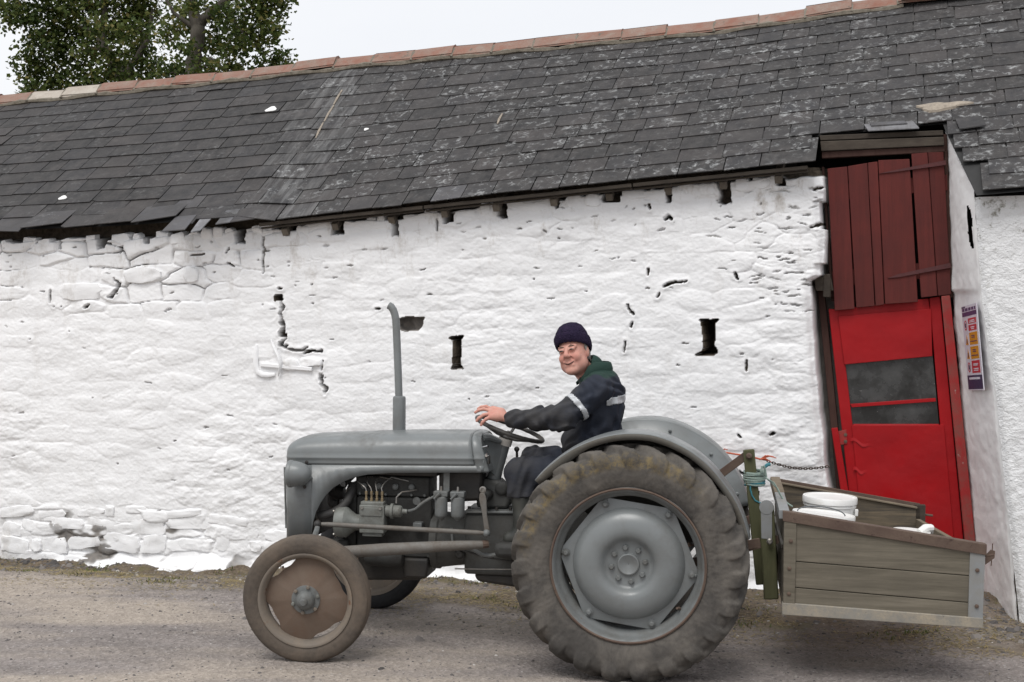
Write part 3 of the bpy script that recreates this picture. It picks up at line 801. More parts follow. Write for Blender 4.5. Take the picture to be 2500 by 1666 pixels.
# --- old iron tie, painted over, with its bar
def cw(x, y, off): u, z = on_wall((600+x/6.03)/1.0625, (700+y/6.03)/1.0625); return W(u, off, z)
tie = MB().tube([cw(165, 860, -.005), cw(160, 1000, -.016), cw(162, 1150, -.018), cw(190, 1250, -.018), cw(260, 1290, -.018), (cw(350, 1298, -.018)), cw(440, 1290, -.014)], [.014, .019, .021, .022, .021, .019, .012], 10, True, .45).build('wall_tie', MT['wash'])
to_barn(tie)
MB().tube([cw(380, 780, -.01), cw(430, 880, -.02), cw(500, 1000, -.03), cw(545, 1110, -.034), cw(530, 1220, -.03), cw(490, 1320, -.015)], [.005, .015, .019, .020, .017, .006], 10, True, .45).build('strap', MT['wash'], tie)
MB().beam(cw(230, 1150, -.012), cw(990, 1215, -.014), .026, .030).build('bar', MT['wash'], tie, bevel=.005)
# --- dark core behind the relief so that gaps stay dark
def slab(name, u0, u1, o0, o1, z0, z1, mat):
    p = [W(u0, o0, z0), W(u1, o0, z0), W(u1, o1, z0), W(u0, o1, z0)]; q = [v+np.array([0, 0, z1-z0]) for v in p]
    return to_barn(MB().hexa(p+q).build(name, mat, None, False))
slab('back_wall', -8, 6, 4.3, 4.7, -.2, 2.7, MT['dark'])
slab('wall_end', -8.2, -5.58, .005, .35, -.2, 2.6, MT['wash'])
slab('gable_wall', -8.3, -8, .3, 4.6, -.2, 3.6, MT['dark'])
slab('inner_wall', 2.0, 3.6, .75, .8, -.2, 3.45, MT['dark'])  # near-black panel added behind the doorway to keep it dark
slab('loft_beam', -8, 2.2, .5, .6, 1.2, 2.85, MT['dark'])  # tall sheet added so slits and wall gaps read dark

# ------------------------------------------------------------------ roof
nu = 60; us = np.linspace(-8, 6, nu); rows = []
deck = MB(); V = []
for u in us:
    for off in (-.10, DR, 2*DR+.15):
        V.append(roof_pt(u, off, -.012) if off <= DR else W(u, off, ZE(u)))
deck.add([p for i, p in enumerate(V)], [(i*3+j, (i+1)*3+j, (i+1)*3+j+1, i*3+j+1) for i in range(nu-1) for j in range(2)
    if not (j == 0 and us[i+1] > 2.15)])
# deck above the doorway and over the right-hand wing
UVB = on_wall(2243, 468, -.72)[0]
uvg = lambda off: np.interp(off, [-.72, .15, .3], [UVB, 3.02, 3.0])
def patch(mb, ulist, o0f, o1):
    n = len(ulist); P = []
    for u in ulist: P += [roof_pt(u, o0f(u), -.012), roof_pt(u, o1, -.012)]
    mb.add(P, [(2*i, 2*i+2, 2*i+3, 2*i+1) for i in range(n-1)])
patch(deck, np.linspace(2.12, 6, 30), lambda u: .22, DR)
ofs = np.linspace(-.68, .24, 8); PP = [roof_pt(float(uvg(o))+.012 if j == 0 else 6, o, -.012) for o in ofs for j in (0, 1)]
deck.add(PP, [(2*i, 2*i+1, 2*i+3, 2*i+2) for i in range(7)])
roof = to_barn(deck.build('roof', MT['slate_under'], None, False))
EXP = .175
slates = []
for i in range(-3, 14):
    off0 = -.15+i*EXP
    u = -7.0+rs.uniform(0, .25)
    while u < 4.6:
        w = rs.choice([.20, .24, .28, .30, .33, .36])*rs.uniform(.92, 1.08)
        ub, uc = u, u+w
        u = uc
        mid = (ub+uc)/2
        if i < 0 and mid < uvg(off0)+.02: continue
        if i in (0, 1):
            if 2.27 < mid < uvg(off0): continue
            if ub < 2.27 < uc: uc = 2.26
        if i < 2 and ub < uvg(off0) < uc: ub = float(uvg(off0))
        if i < 0: ub = max(ub, float(uvg(off0)))
        if i == 0 and mid < -1.95 and rs.random() < .12: continue
        slates.append((i, off0, ub, uc))
def slate_verts(i, off0, ub, uc, loose=0.0):
    g = .004; j = rs.uniform(-.008, .008)-(rs.uniform(.015, .05) if rs.random() < .05 else 0); rot = rs.uniform(-.008, .008)*(1+loose*6); lift = abs(rs.gauss(0, .0025))+loose*.02*rs.random()
    lo, hi = off0+j, min(off0+1.85*EXP, DR-.01)
    th = .007; v = []
    if rs.random() < .10: cut = rs.uniform(.1, .3)*(uc-ub)
    else: cut = 0
    for up in (0, th):
        for (a, o, l) in ((ub+g, lo+cut*.35, .013), (ub+g+cut, lo, .013), (uc-g, lo+rot, .013), (uc-g, hi, .002), (ub+g, hi, .002)):
            v.append(roof_pt(a, o, l+up+(lift if o < off0+EXP*.6 else 0)))
    return v
SF = [(4, 3, 2, 1, 0), (5, 6, 7, 8, 9), (0, 1, 6, 5), (1, 2, 7, 6), (2, 3, 8, 7), (3, 4, 9, 8), (4, 0, 5, 9)]
STRK = [on_wall(640, 470, -.1)[0], on_wall(800, 150, DR)[0]]
recs = []
for s in slates:
    v = slate_verts(*s, loose=1 if (s[0] == 0 and s[2] < -1.95) else 0)
    c = np.mean(v, axis=0); mid = (s[2]+s[3])/2
    li = float(np.clip(.12+.95*sstep(-2.2, -1.1, mid)-.25*sstep(1.8, 3, mid)+rs.uniform(-.15, .3), 0, 1))*(1 if rs.random() > .2 else .3)
    tone = rs.random()**1.5*.86
    if s[0] <= 1 and mid < -.2 and rs.random() < .4: tone = rs.uniform(.8, .95)
    sd_ = abs(mid-np.interp((s[1]+.15)/2.35, [0, 1], STRK))
    stk = 0.0
    if mid > -3.2: stk = float(1-sstep(.03, .45, sd_))*rs.uniform(.5, 1.1); li = max(li, min(1, stk*1.1)); tone = max(tone, float(.8*(1-sstep(.0, .25, sd_)))*rs.uniform(.5, 1))
    d = ray(0, 0)
    q = c-CC; dp = q @ _fw; px = FPX*(q @ CU)/dp; py = FPX*(q @ CV)/dp
    vis_ = abs(px) < 1290 and abs(py) < 860
    recs.append((0 if vis_ else 1, float(np.linalg.norm(q)), v, tone, li, stk))
recs.sort(key=lambda r: r[:2])
def slate_obj(v, tone, li, stk, parent=roof):
    o = mesh_obj('slate', v, SF, MT['slate'], parent, False)
    for k, x in (('tone', tone), ('lichen', li), ('streak', stk)):
        at = o.data.attributes.new(k, 'FLOAT', 'POINT'); at.data.foreach_set('value', [x]*len(v))
    return o
for r in recs[:290]: slate_obj(*r[2:])
mb = MB(); T, LI, SK = [], [], []
for r in recs[290:]:
    mb.add(r[2], SF); T += [r[3]]*10; LI += [r[4]]*10; SK += [r[5]]*10
o = mb.build('slates', MT['slate'], roof, False, kind='stuff')
for k, x in (('tone', T), ('lichen', LI), ('streak', SK)): o.data.attributes.new(k, 'FLOAT', 'POINT').data.foreach_set('value', x)
# slipped and broken slates along the left eave, and the two fresh ones over the doorway
def loose_slate(corners, off, up0, up1, tone):
    v = []
    for t in (0, .007):
        for (dx, dy), up in zip(corners, (up0, up0, up1, up1)):
            u, z = on_wall(dx, dy, off); p = W(u, off, z); k = (ZR(u)-ZE(u))/(DR+.15)
            # slide the spot along the sight line on to the roof surface
            d = p-CC; best = None
            for s in np.linspace(.9, 1.15, 400):
                q = CC+d*s; uu = (q-W0) @ WU; oo = (q-W0) @ WN; zr = ZE(uu)+(oo+.15)*(ZR(uu)-ZE(uu))/(DR+.15)
                if q[2] <= zr+up+.001: best = q; break
            p = best if best is not None else p
            v.append(p+np.array([0, 0, t]))
    o = mesh_obj('loose_slate', v, [(3, 2, 1, 0), (4, 5, 6, 7), (0, 1, 5, 4), (1, 2, 6, 5), (2, 3, 7, 6), (3, 0, 4, 7)], MT['slate'], roof, False)
    o.data.attributes.new('tone', 'FLOAT', 'POINT').data.foreach_set('value', [tone]*8)
    o.data.attributes.new('lichen', 'FLOAT', 'POINT').data.foreach_set('value', [.1]*8)
loose_slate([(372, 533), (425, 529), (452, 496), (405, 500)], -.2, .03, .025, .95)
loose_slate([(438, 535), (460, 531), (499, 490), (468, 494)], -.2, .024, .024, 1.0)
loose_slate([(495, 517), (528, 512), (553, 482), (520, 486)], -.2, .026, .024, .97)
loose_slate([(528, 512), (590, 503), (616, 474), (555, 482)], -.2, .034, .028, .9)
loose_slate([(1995, 302), (2112, 296), (2098, 281), (1985, 288)], .1, .026, .022, 1.0)
loose_slate([(2002, 291), (2085, 285), (2078, 280), (1998, 284)], .1, .034, .03, .95)
loose_slate([(2265, 290), (2205, 298), (2195, 275), (2255, 268)], -.1, .05, .035, .5)
def roof_at(dx, dy, up=0):
    d = ray(dx*1.0625, dy*1.0625)
    for t in np.linspace(9, 16, 3500):
        q = CC+d*t; uu = (q-W0) @ WU; oo = (q-W0) @ WN
        if q[2] < ZE(uu)+(oo+.15)*(ZR(uu)-ZE(uu))/(DR+.15)+.02: break
    return roof_pt(uu, oo, .022+up)
for pts in ([(787, 208), (775, 228), (768, 241)], [(768, 243), (756, 262), (746, 280)], [(744, 283), (734, 302), (727, 318)], [(1155, 262), (1148, 275), (1144, 285)]):
    MB().tube([roof_at(*p) for p in pts], [.007, .011, .006], 6).build('mortar', MT['mortar_pale'], roof)
# lime patches splashed on single slates
for dx, dy, s in ((625, 252, .05), (147, 455, .035), (843, 298, .02)):
    d = ray(dx*1.0625, dy*1.0625)
    for t in np.linspace(9, 16, 3000):
        q = CC+d*t; uu = (q-W0) @ WU; oo = (q-W0) @ WN
        if q[2] < ZE(uu)+(oo+.15)*(ZR(uu)-ZE(uu))/(DR+.15)+.022: break
    P = []
    for k in range(14):
        a = 2*math.pi*k/14; rr = s*(1+.2*math.sin(3*a+dx)); P.append(roof_pt(uu+rr*math.cos(a), oo+rr*.75*math.sin(a), .030))
    P += [p-np.array([0, 0, .006]) for p in P]
    MB().add(P, [tuple(range(14))]+[(k, (k+1) % 14, (k+1) % 14+14, k+14) for k in range(14)]).build('lime_splash', MT['white_plastic'], roof, False)
# ridge tiles: shallow inverted V tiles end to end
u = -6.6; i = 0
while u < 2.72:
    w = rs.uniform(.36, .42); lift = rs.uniform(-.004, .018); lift2 = lift+rs.uniform(-.012, .012); pale = -5.75 < u < -4.75 or rs.random() < .08
    v = []
    for th in (0, .018):
        for a in (u+.004, u+w-.004):
            for (o_, zz) in ((-.135, -.062), (-.05, .012), (0, .03), (.05, .012), (.135, -.062)):
                p = W(a, DR+o_, ZR(a)+zz+.02+(lift if a < u+.1 else lift2)+th+rs.uniform(-.003, .003)); v.append(p)
    f = []
    for k in range(4): f += [(k, k+1, 6+k, 5+k)[::-1], (10+k, 11+k, 16+k, 15+k)]
    f += [(0, 5, 15, 10), (4, 14, 19, 9), (0, 10, 11, 1), (1, 11, 12, 2), (2, 12, 13, 3), (3, 13, 14, 4), (5, 6, 16, 15), (6, 7, 17, 16), (7, 8, 18, 17), (8, 9, 19, 18)]
    mesh_obj('ridge_tile', v, f, MT['terracotta_pale' if pale else 'terracotta'], roof, True, 30, .006)
    m2 = MB(); c = W(u, DR-.1, ZR(u)-.02)
    m2.tube([W(u+.0, DR-.15, ZR(u)-.045), W(u, DR-.06, ZR(u)+.03+lift), W(u, DR+.02, ZR(u)+.045+lift)], [.012, .016, .014], 6)
    m2.build('mortar', MT['mortar'], roof)
    u += w; i += 1
m2 = MB()
pts = [W(a, DR-.13, ZR(a)-.052+.008*math.sin(a*9)) for a in np.arange(-6.6, 2.8, .12)]
m2.tube(pts, [.022+.008*math.sin(k*2.3) for k in range(len(pts))], 6).build('mortar', MT['mortar'], roof)
def roof_patch(name, c, mat, up, seed):
    P = [roof_pt(*c, up+.012)]
    for k in range(22):
        a = 2*math.pi*k/22; rr = 1+.25*math.sin(3*a+seed)+.12*math.sin(7*a+seed*2); P.append(roof_pt(c[0]+.16*rr*math.cos(a), c[1]+.045*rr*math.sin(a), up))
    P += [p-np.array([0, 0, .02]) for p in P[1:]]
    return MB().add(P, [(0, 1+k, 1+(k+1) % 22) for k in range(22)]+[(1+k, 23+k, 23+(k+1) % 22, 1+(k+1) % 22) for k in range(22)]).build(name, mat, roof)
roof_patch('mortar_patch', (3.02, .40), MT['mortar_pale'], .03, 1)
slab('ridge_lead', 2.74, 4.4, DR-.2, DR+.15, 4.44, 4.52, MT['galv'])
# eaves: tilting board in lengths, rafter feet
for a, b in ((-1.93, -.62), (-.61, .93), (.94, 2.14)):
    to_barn(MB().beam(W(a, -.125, ZE(a)-.022), W(b, -.125, ZE(b)-.022), .028, .026).build('eave_board', MT['wood_dark'], None, True, 35, .004))
    to_barn(MB().beam(W(a, -.09, ZE(a)-.048), W(b, -.09, ZE(b)-.042), .03, .014).build('eave_board', MT['wood_dark'], None, True, 35, .004))
for i, ru in enumerate(RAFT):
    if ru < -1.95: continue
    z = ZE(ru)-.082; k = .62; jt = .05+.03*math.sin(i*5.1)
    to_barn(MB().beam(W(ru, -.085+jt, z-.0), W(ru, .5, z+.55*k), .05, .058).build('rafter', MT['wood_rafter'], None, True, 35, .004))
# ------------------------------------------------------------------ doorway: loft hatch above, red door below
def cpx(reg, sc):
    def f(x, y, off):
        u, z = on_wall((reg[0]+x/sc)/1.0625, (reg[1]+y/sc)/1.0625, off); return W(u, off, z)
    return f
h5 = cpx((1950, 280), 3.136); d6 = cpx((1950, 680), 2.45)
def plate(fn, q, o0, o1):
    """q: four spots bl br tr tl; slab between depths o0 (front) and o1"""
    a = [fn(x, y, o0) for x, y in q]; b = [p+WN*(o1-o0) for p in a]
    return MB().hexa([a[0], a[1], b[1], b[0], a[3], a[2], b[2], b[3]])
bat = [plate(h5, [(262, y1+20), (1140, y1-60), (1135, y0-60), (255, y0+20)], .1905, .21) for y0, y1 in ((520, 640), (1180, 1300))]
hatch = to_barn(bat[0].build('loft_hatch', MT['maroon'], None, True, 35, .003)); bat[1].build('batten', MT['maroon'], hatch, True, 35, .003); hatch['label'] = 'faded maroon plank hatch above the red door'
for q, o in (([(275, 1502), (428, 1488), (370, 398), (220, 414)], .163), ([(440, 1480), (582, 1466), (524, 371), (376, 396)], .166), ([(588, 1466), (655, 1455), (603, 360), (529, 369)], .164),
          ([(661, 1452), (912, 1436), (848, 340), (609, 350)], .161), ([(936, 1402), (1062, 1388), (985, 290), (862, 300)], .166), ([(1066, 1388), (1168, 1378), (1108, 286), (990, 290)], .168)):
    plate(h5, q, o, o+.022).build('board', MT['maroon'], hatch, True, 35, .003)
for q in ([(615, 452), (720, 428), (1125, 350), (1130, 385), (730, 440)], [(680, 1253), (760, 1222), (1160, 1136), (1165, 1172), (770, 1245)]):
    a = [h5(x, y, .152) for x, y in q]; b = [p+WN*.009 for p in a]; n = len(a)
    MB().add(a+b, [tuple(range(n))[::-1], tuple(range(n, 2*n))]+[(i, (i+1) % n, (i+1) % n+n, i+n) for i in range(n)]).build('strap_hinge', MT['iron_red'], hatch)
for q, o in (([(172, 280), (1115, 235), (1110, 170), (165, 205)], .15), ([(178, 335), (1120, 285), (1118, 240), (175, 285)], .17), ([(165, 200), (1108, 160), (1105, 120), (160, 160)], .18)):
    to_barn(plate(h5, q, o, o+.07).build('lintel_board', MT['wood_dark' if o != .17 else 'frame_dark'], None, True, 35, .004))
# left frame post, stub blocks
to_barn(plate(d6, [(255, 1560), (300, 1560), (150, 40), (110, 40)], .27, .36).build('door_post', MT['frame_dark'], None, True, 35, .004))
to_barn(plate(h5, [(250, 1430), (270, 1430), (195, 400), (175, 400)], .23, .32).build('door_post', MT['frame_dark'], None, True, 35, .004))
to_barn(plate(h5, [(130, 1350), (265, 1350), (240, 1235), (120, 1250)], .10, .30).build('timber_block', MT['wood_dark'], None, True, 35, .006))
to_barn(plate(h5, [(185, 1400), (245, 1400), (240, 1220), (190, 1225)], .08, .14).build('timber_block', MT['wood_dark'], None, True, 35, .006))
to_barn(plate(h5, [(1155, 1400), (1185, 1400), (1135, 150), (1105, 150)], .2, .3).build('door_post', MT['frame_dark'], None, True, 35, .004))
# the red door
dz = lambda x0, y0, x1, y1, y: x0+(x1-x0)*(y-y0)/(y1-y0)
lx_ = lambda y: dz(178, 180, 318, 1450, y); rx_ = lambda y: dz(845, 112, 985, 1560, y)
BOT = 1905
leaf = MB()
def part(q, o0, o1):
    p = plate(d6, q, o0, o1); leaf.add(p.v, p.f)
part([(lx_(BOT), BOT), (lx_(BOT)+75, BOT), (lx_(180)+62, 185), (lx_(180), 182)], .222, .262)
part([(rx_(BOT)-85, BOT), (rx_(BOT), BOT), (rx_(112), 108), (rx_(180)-70, 118)], .222, .262)
part([(lx_(270)+55, 300), (rx_(240)-60, 255), (rx_(110)-70, 120), (lx_(180)+60, 184)], .2225, .262)
part([(lx_(915)+70, 915), (rx_(915)-80, 915), (rx_(870)-80, 872), (lx_(870)+70, 872)], .2225, .262)
door = to_barn(leaf.build('door', MT['red'], None, True, 35, .004)); door['label'] = 'bright red door with two dusty window panes'
plate(d6, [(lx_(BOT)+50, BOT), (rx_(BOT)-60, BOT), (rx_(878)-50, 876), (lx_(876)+62, 880)], .208, .219).build('panel', MT['red'], door, True, 35, .003)
plate(d6, [(272, 516), (800, 466), (792, 182), (236, 226)], .208, .219).build('panel', MT['red'], door, True, 35, .003)
plate(d6, [(290, 890), (840, 890), (800, 455), (270, 500)], .243, .248).build('window_pane', MT['pane'], door, False)
plate(d6, [(318, 772), (822, 737), (818, 716), (308, 752)], .22, .24).build('glazing_bar', MT['red'], door, True, 35, .002)
for y in (935, 975): MB().lathe([(.012, 0), (.012, -.012), (.004, -.014)], d6(278, y, .222), 'Y', 10).build('bolt', MT['rust'], door)
plate(d6, [(228, 1000), (290, 990), (285, 905), (236, 915)], .214, .2215).build('lock_plate', MT['red_worn'], door, True, 35, .002)
plate(d6, [(255, 1300), (300, 1290), (232, 893), (195, 897)], .19, .21).build('edge_strip', MT['red'], door, True, 35, .003)
to_barn(plate(d6, [(rx_(BOT)+5, BOT), (rx_(BOT)+75, BOT), (905, 100), (852, 106)], .17, .25).build('door_frame', MT['red_worn'], None, True, 35, .006))
def peel(x0, y0, x1, y1):
    a, b = d6(x0, y0, .207), d6(x1, y1, .207); n = 8; P = []
    for k in range(n+1):
        t = k/n; p = a+(b-a)*t+np.array([0, 0, .012*math.sin(t*9)]); w = .006*math.sin(math.pi*min(1, t*1.1+.05))
        P += [p+np.array([0, 0, .022]), p-WN*w]
    MB().add(P, [(2*k, 2*k+1, 2*k+3, 2*k+2) for k in range(n)]).build('peeled_paint', MT['red'], door, True, 60)
peel(310, 975, 450, 1018); peel(325, 1150, 415, 1175)
# ------------------------------------------------------------------ right-hand wing: splayed reveal and rough-cast front
WOFF = -.55
UI = lambda z: np.interp(z, [-.2, .375, 1.09, 2.13, 2.87, 3.2], [3.245, 3.196, 3.138, 3.078, 3.072, 3.05])
cpts = sorted([on_wall(x, y, WOFF)[::-1] for x, y in ((2241, 470), (2258, 700), (2290, 909), (2306, 1082), (2341, 1404))])
UC = lambda z: np.interp(z, [-.3]+[c[0] for c in cpts]+[3.0], [cpts[0][1]+.03]+[c[1] for c in cpts]+[3.19])
nt_, nz_ = 40, 240
zz = np.linspace(-.15, 3.16, nz_); tt = np.linspace(0, 1, nt_)
T_, Z_ = np.meshgrid(tt, zz, indexing='ij')
zr = lambda u, off: ZE(u)+(off+.15)*(ZR(u)-ZE(u))/(DR+.15)-.03
off_ = .24+(WOFF-.24)*T_; uu = UI(Z_)*(1-T_)+UC(Z_)*T_+.016*fbm(T_*2.2, Z_*2.6, 170, 4)+.004*fbm(T_*14, Z_*22, 172, 3)
off_ = off_+.05*sstep(.85, 1, T_)**2
gap = np.exp(-((T_-.80+.10*(Z_-2.45)+.05*fbm(T_*5, Z_*9, 171, 3))/.09)**2)*sstep(2.26, 2.42, Z_+.05*fbm(T_*8, Z_*12, 173, 2))*sstep(2.68, 2.58, Z_)
peelz = sstep(2.06, 2.075, Z_)*.022; uu = uu-peelz*sstep(1.0, .5, T_)
Zc = np.minimum(Z_, zr(uu, off_))
P = W0+WU*uu[..., None]+WN*off_[..., None]; P[..., 2] = Zc
to_barn(grid_obj('door_reveal', P.reshape(-1, 3), quads(nt_, nz_)[~((gap.ravel()[quads(nt_, nz_)] > .5).all(1))], MT['plaster'], None, 60))['label'] = 'smooth pale plastered reveal beside the doors'
slab('rubble_core', 3.27, 3.9, -.42, .22, 2.1, 2.62, MT['dark'])  # near-black slab added so the broken gap reads dark
cu = np.concatenate([np.linspace(0, .06, 6), np.linspace(.075, 2.4, 150)]); cz_ = np.linspace(-.15, 2.66, 180)
A_, B_ = np.meshgrid(cu, cz_, indexing='ij')
hh = .012*fbm(A_*3, B_*3, 180, 4)+.006*fbm(A_*22, B_*30, 184, 3)-.03*np.exp(-(A_/.02)**2)
u2 = UC(B_)+A_; P = W0+WU*u2[..., None]+WN*(WOFF-hh)[..., None]; P[..., 2] = np.minimum(B_, zr(u2, WOFF))
stn = .25+.75*sstep(2.2, 2.5, B_)+.6*sstep(.3, 0, B_)+.5*sstep(.25, 0, A_)*sstep(1.2, 2.2, B_)
to_barn(grid_obj('rough_cast_wall', P.reshape(-1, 3), quads(len(cu), len(cz_)), MT['cast'], None, None, {'stain': stn}))
# ------------------------------------------------------------------ safety sign on the reveal
def reveal_spot(dx, dy):
    d = ray(dx*1.0625, dy*1.0625); best = (9, 0, 0)
    for t in np.linspace(.05, 1, 200):
        for it in range(1):
            off = .24+(WOFF-.24)*t; s = ((W0-CC) @ WN+off)/(d @ WN); q = CC+d*s; u = (q-W0) @ WU
            e = abs(UI(q[2])*(1-t)+UC(q[2])*t-u)
            if e < best[0]: best = (e, t, q[2])
    return best[1], best[2]
(ta, za), (tb, zb) = reveal_spot(2217, 705), reveal_spot(2234, 897)
tw = .52
sg = empty('safety_sign', None, 'tall narrow site safety notice with red and amber panels beside the red door', 'sign')
def rv(t, z): return W(UI(z)*(1-t)+UC(z)*t, .24+(WOFF-.24)*t, z)
c0 = rv(ta, za); c3 = rv(tb, zb); ex = rv(ta+tw, za)-c0; ex[2] = 0; nrm = np.cross(ex, c3-c0); nrm /= np.linalg.norm(nrm); 
if nrm @ (CC-c0) < 0: nrm = -nrm
sg.location = c3
def sp(a, b, h=0): return c0+ex*a+(c3-c0)*b+nrm*(.022+h)+np.array([0, 0, .03*a])
def sgn(name, a0, a1, b0, b1, mat, h0, h1, parent=None):
    p = [sp(a0, b1, h0), sp(a1, b1, h0), sp(a1, b0, h0), sp(a0, b0, h0)]; q = [sp(a0, b1, h1), sp(a1, b1, h1), sp(a1, b0, h1), sp(a0, b0, h1)]
    o = MB().hexa(p+q).build(name, mat, sg, False); o.matrix_parent_inverse = sg.matrix_world.inverted() if False else Matrix.Translation(-Vector(c3)); return o
sgn('backing_board', 0, 1, 0, 1, MT['sg_white'], -.004, .002)
sgn('header_band', .03, .97, .075, .125, MT['sg_purple'], .002, .003)
for a, b in ((.05, .2), (.24, .42), (.46, .62), (.66, .8), (.84, .93)): sgn('header_lettering', a, b, .03, .066, MT['sg_purple'], .002, .003)
sgn('roof_emblem', .03, .25, .008, .026, MT['sg_navy'], .002, .003)
y = .155
for m, n in (('sg_red', 2), ('sg_amber', 1), ('sg_amber', 1), ('sg_red', 1)):
    if n == 2:
        sgn('notice_panel', .38, .9, y, y+.062, MT[m], .002, .003); sgn('notice_panel', .38, .9, y+.078, y+.145, MT[m], .002, .003)
        rows = ((y+.022, .5, .8), (y+.04, .46, .82), (y+.1, .52, .76), (y+.12, .55, .74))
    else:
        sgn('notice_panel', .38, .9, y, y+.145, MT[m], .002, .003)
        rows = ((y+.035, .52, .74), (y+.055, .52, .74), (y+.1, .43, .85)) if m == 'sg_amber' else ((y+.035, .48, .8), (y+.05, .5, .76), (y+.09, .5, .8), (y+.11, .5, .78))
    for yy, a, b in rows: sgn('notice_lettering', a, b, yy, yy+.011, MT['sg_white' if m == 'sg_red' else 'sg_purple'], .003, .004)
    if m == 'sg_amber':
        p = [sp(.12, y+.14, .003), sp(.30, y+.14, .003), sp(.21, y+.02, .003)]
        o = MB().add(p+[v-nrm*.001 for v in p], [(0, 1, 2), (0, 3, 4, 1), (1, 4, 5, 2), (2, 5, 3, 0)]).build('warning_triangle', MT['sg_amber'], sg, False); o.matrix_parent_inverse = Matrix.Translation(-Vector(c3))
        sgn('warning_mark', .185, .235, y+.07, y+.125, MT['sg_navy'], .003, .004)
    else:
        P = []
        for k in range(20):
            a = 2*math.pi*k/20; P.append((sp(.2+.09*math.cos(a), y+.075+.06*math.sin(a), .003), sp(.2+.065*math.cos(a), y+.075+.043*math.sin(a), .003)))
        V_ = [p for q in P for p in q]; o = MB().add(V_, [(2*k, 2*k+1, (2*k+3) % 40, (2*k+2) % 40) for k in range(20)]).build('prohibition_ring', MT['sg_red'], sg, False); o.matrix_parent_inverse = Matrix.Translation(-Vector(c3))
        sgn('prohibition_mark', .17, .23, y+.05, y+.1, MT['sg_navy'], .003, .004)
    y += .165
sgn('footer_panel', .02, .98, .82, .985, MT['sg_navy'], .002, .003)
sgn('footer_lettering', .14, .84, .845, .87, MT['sg_white'], .003, .004)
# ------------------------------------------------------------------ rusty chain and orange twine on the wall
ch = empty('chain', Matrix.Translation(Vector(W(1.9, -.05, .9))), 'thin rusty chain slung along the white wall towards the red door', 'chain')
ci = Matrix.Translation(-Vector(W(1.9, -.05, .9)))
pa, pb = on_wall(1757, 1057, -.05), on_wall(1903, 1072, -.05)
n = 24
for k in range(n):
    t = (k+.5)/n; u = pa[0]+(pb[0]-pa[0])*t; z = pa[1]+(pb[1]-pa[1])*t-.035*math.sin(math.pi*t)
    ax = Vector(WU)*1.0; sl = ((pb[1]-pa[1])-.035*math.pi*math.cos(math.pi*t))/(pb[0]-pa[0]); ax = (Vector(WU)+Vector((0, 0, sl))).normalized()
    sd_ = Vector((0, 0, 1)) if k % 2 else Vector(WN); sd_ = (sd_-ax*sd_.dot(ax)).normalized(); c = Vector(W(u, -.055, z)); L_ = (pb[0]-pa[0])/n*.72
    ring = [c+ax*(math.copysign(abs(math.cos(a))**.7, math.cos(a))*L_)+sd_*(math.sin(a)*L_*.55) for a in np.linspace(0, 2*math.pi, 15)]
    o = MB().tube(ring, .0032, 5, False).build('chain_link', MT['chain'], ch); o.matrix_parent_inverse = ci
def wp_(dx, dy, off): u, z = on_wall(dx, dy, off); return W(u, off, z)
tw_ = MB().tube([wp_(1650, 1037, -.04), wp_(1665, 1040, -.08), wp_(1690, 1044, -.1), wp_(1720, 1048, -.1), wp_(1745, 1055, -.09), wp_(1765, 1058, -.06)], [.006]*6, 6)
for a, b in (((1655, 1037), (1668, 1046)), ((1658, 1040), (1672, 1034)), ((1748, 1056), (1770, 1049)), ((1750, 1055), (1778, 1050)), ((1745, 1056), (1772, 1062)), ((1752, 1054), (1784, 1053))):
    tw_.tube([wp_(*a, -.08), wp_((a[0]+b[0])/2, (a[1]+b[1])/2-5, -.09), wp_(*b, -.07)], [.006, .005, .003], 5)
tag(tw_.build('orange_twine', MT['rope_orange']), 'frayed orange baler twine knotted to the chain on the white wall', 'twine')
# ------------------------------------------------------------------ tractor (local axes: x backwards, y away from the camera, z up; origin under the rear axle)
trac = empty('tractor', TM, 'vintage grey farm tractor with tall exhaust driven along the white wall', 'tractor')
G, GM, GB = MT['grey'], MT['grey_mid'], MT['grey_body']
XF = -2.065                      # where the flat flank ends and the nose rounds in
def wplan(x):                    # half width of nose and bonnet in plan
    t = np.clip((x-XF)/(-.072), 0, 1)
    return .236*np.sqrt(np.clip(1-t**2.6, 0, 1))
def ztop(x): return float(np.interp(x, [-2.137, -2.13, -2.115, -2.09, -2.05, -1.98, -1.82, -1.43, -.98, -.9], [1.10, 1.142, 1.168, 1.188, 1.208, 1.219, 1.230, 1.252, 1.262, 1.262]))
def zseam(x): return float(np.interp(x, [-2.14, -.92], [1.058, 1.083]))
def bonnet_section(x, xs=None, sc=1.0, slant=0.0, drop=0.0):
    w = max(float(wplan(x)), .012)*sc; zb = zseam(x)-drop; zt = ztop(x)-(1-sc)*.1; zc = zb+.040+drop
    r = [(1.0, zb), (1.0, zb+.012), (1.0, zc-.010), (1.022, zc-.003), (1.022, zc+.003), (1.0, zc+.010)]
    n = 12
    for k in range(1, n+1):
        a = math.pi/2*k/n
        r.append((math.cos(a)**.50, zc+.010+(zt-zc-.010)*math.sin(a)**.80))
    left = [(-w*a, z) for a, z in r]; right = [(w*a, z) for a, z in r[:-1]][::-1]
    return [((x if xs is None else xs)+slant*(z-zb), y, z) for y, z in left+right]
xs = [-2.136, -2.133, -2.125, -2.112, -2.095, -2.07, -2.04, -1.98, -1.9, -1.7, -1.4, -1.1, -1.0, -.955]
mb = MB(); mb.loft([bonnet_section(x, slant=0 if x < -.96 else -.16) for x in xs], closed=False, cap=False)
mb.build('bonnet', G, trac, True, 50, solid=.004)
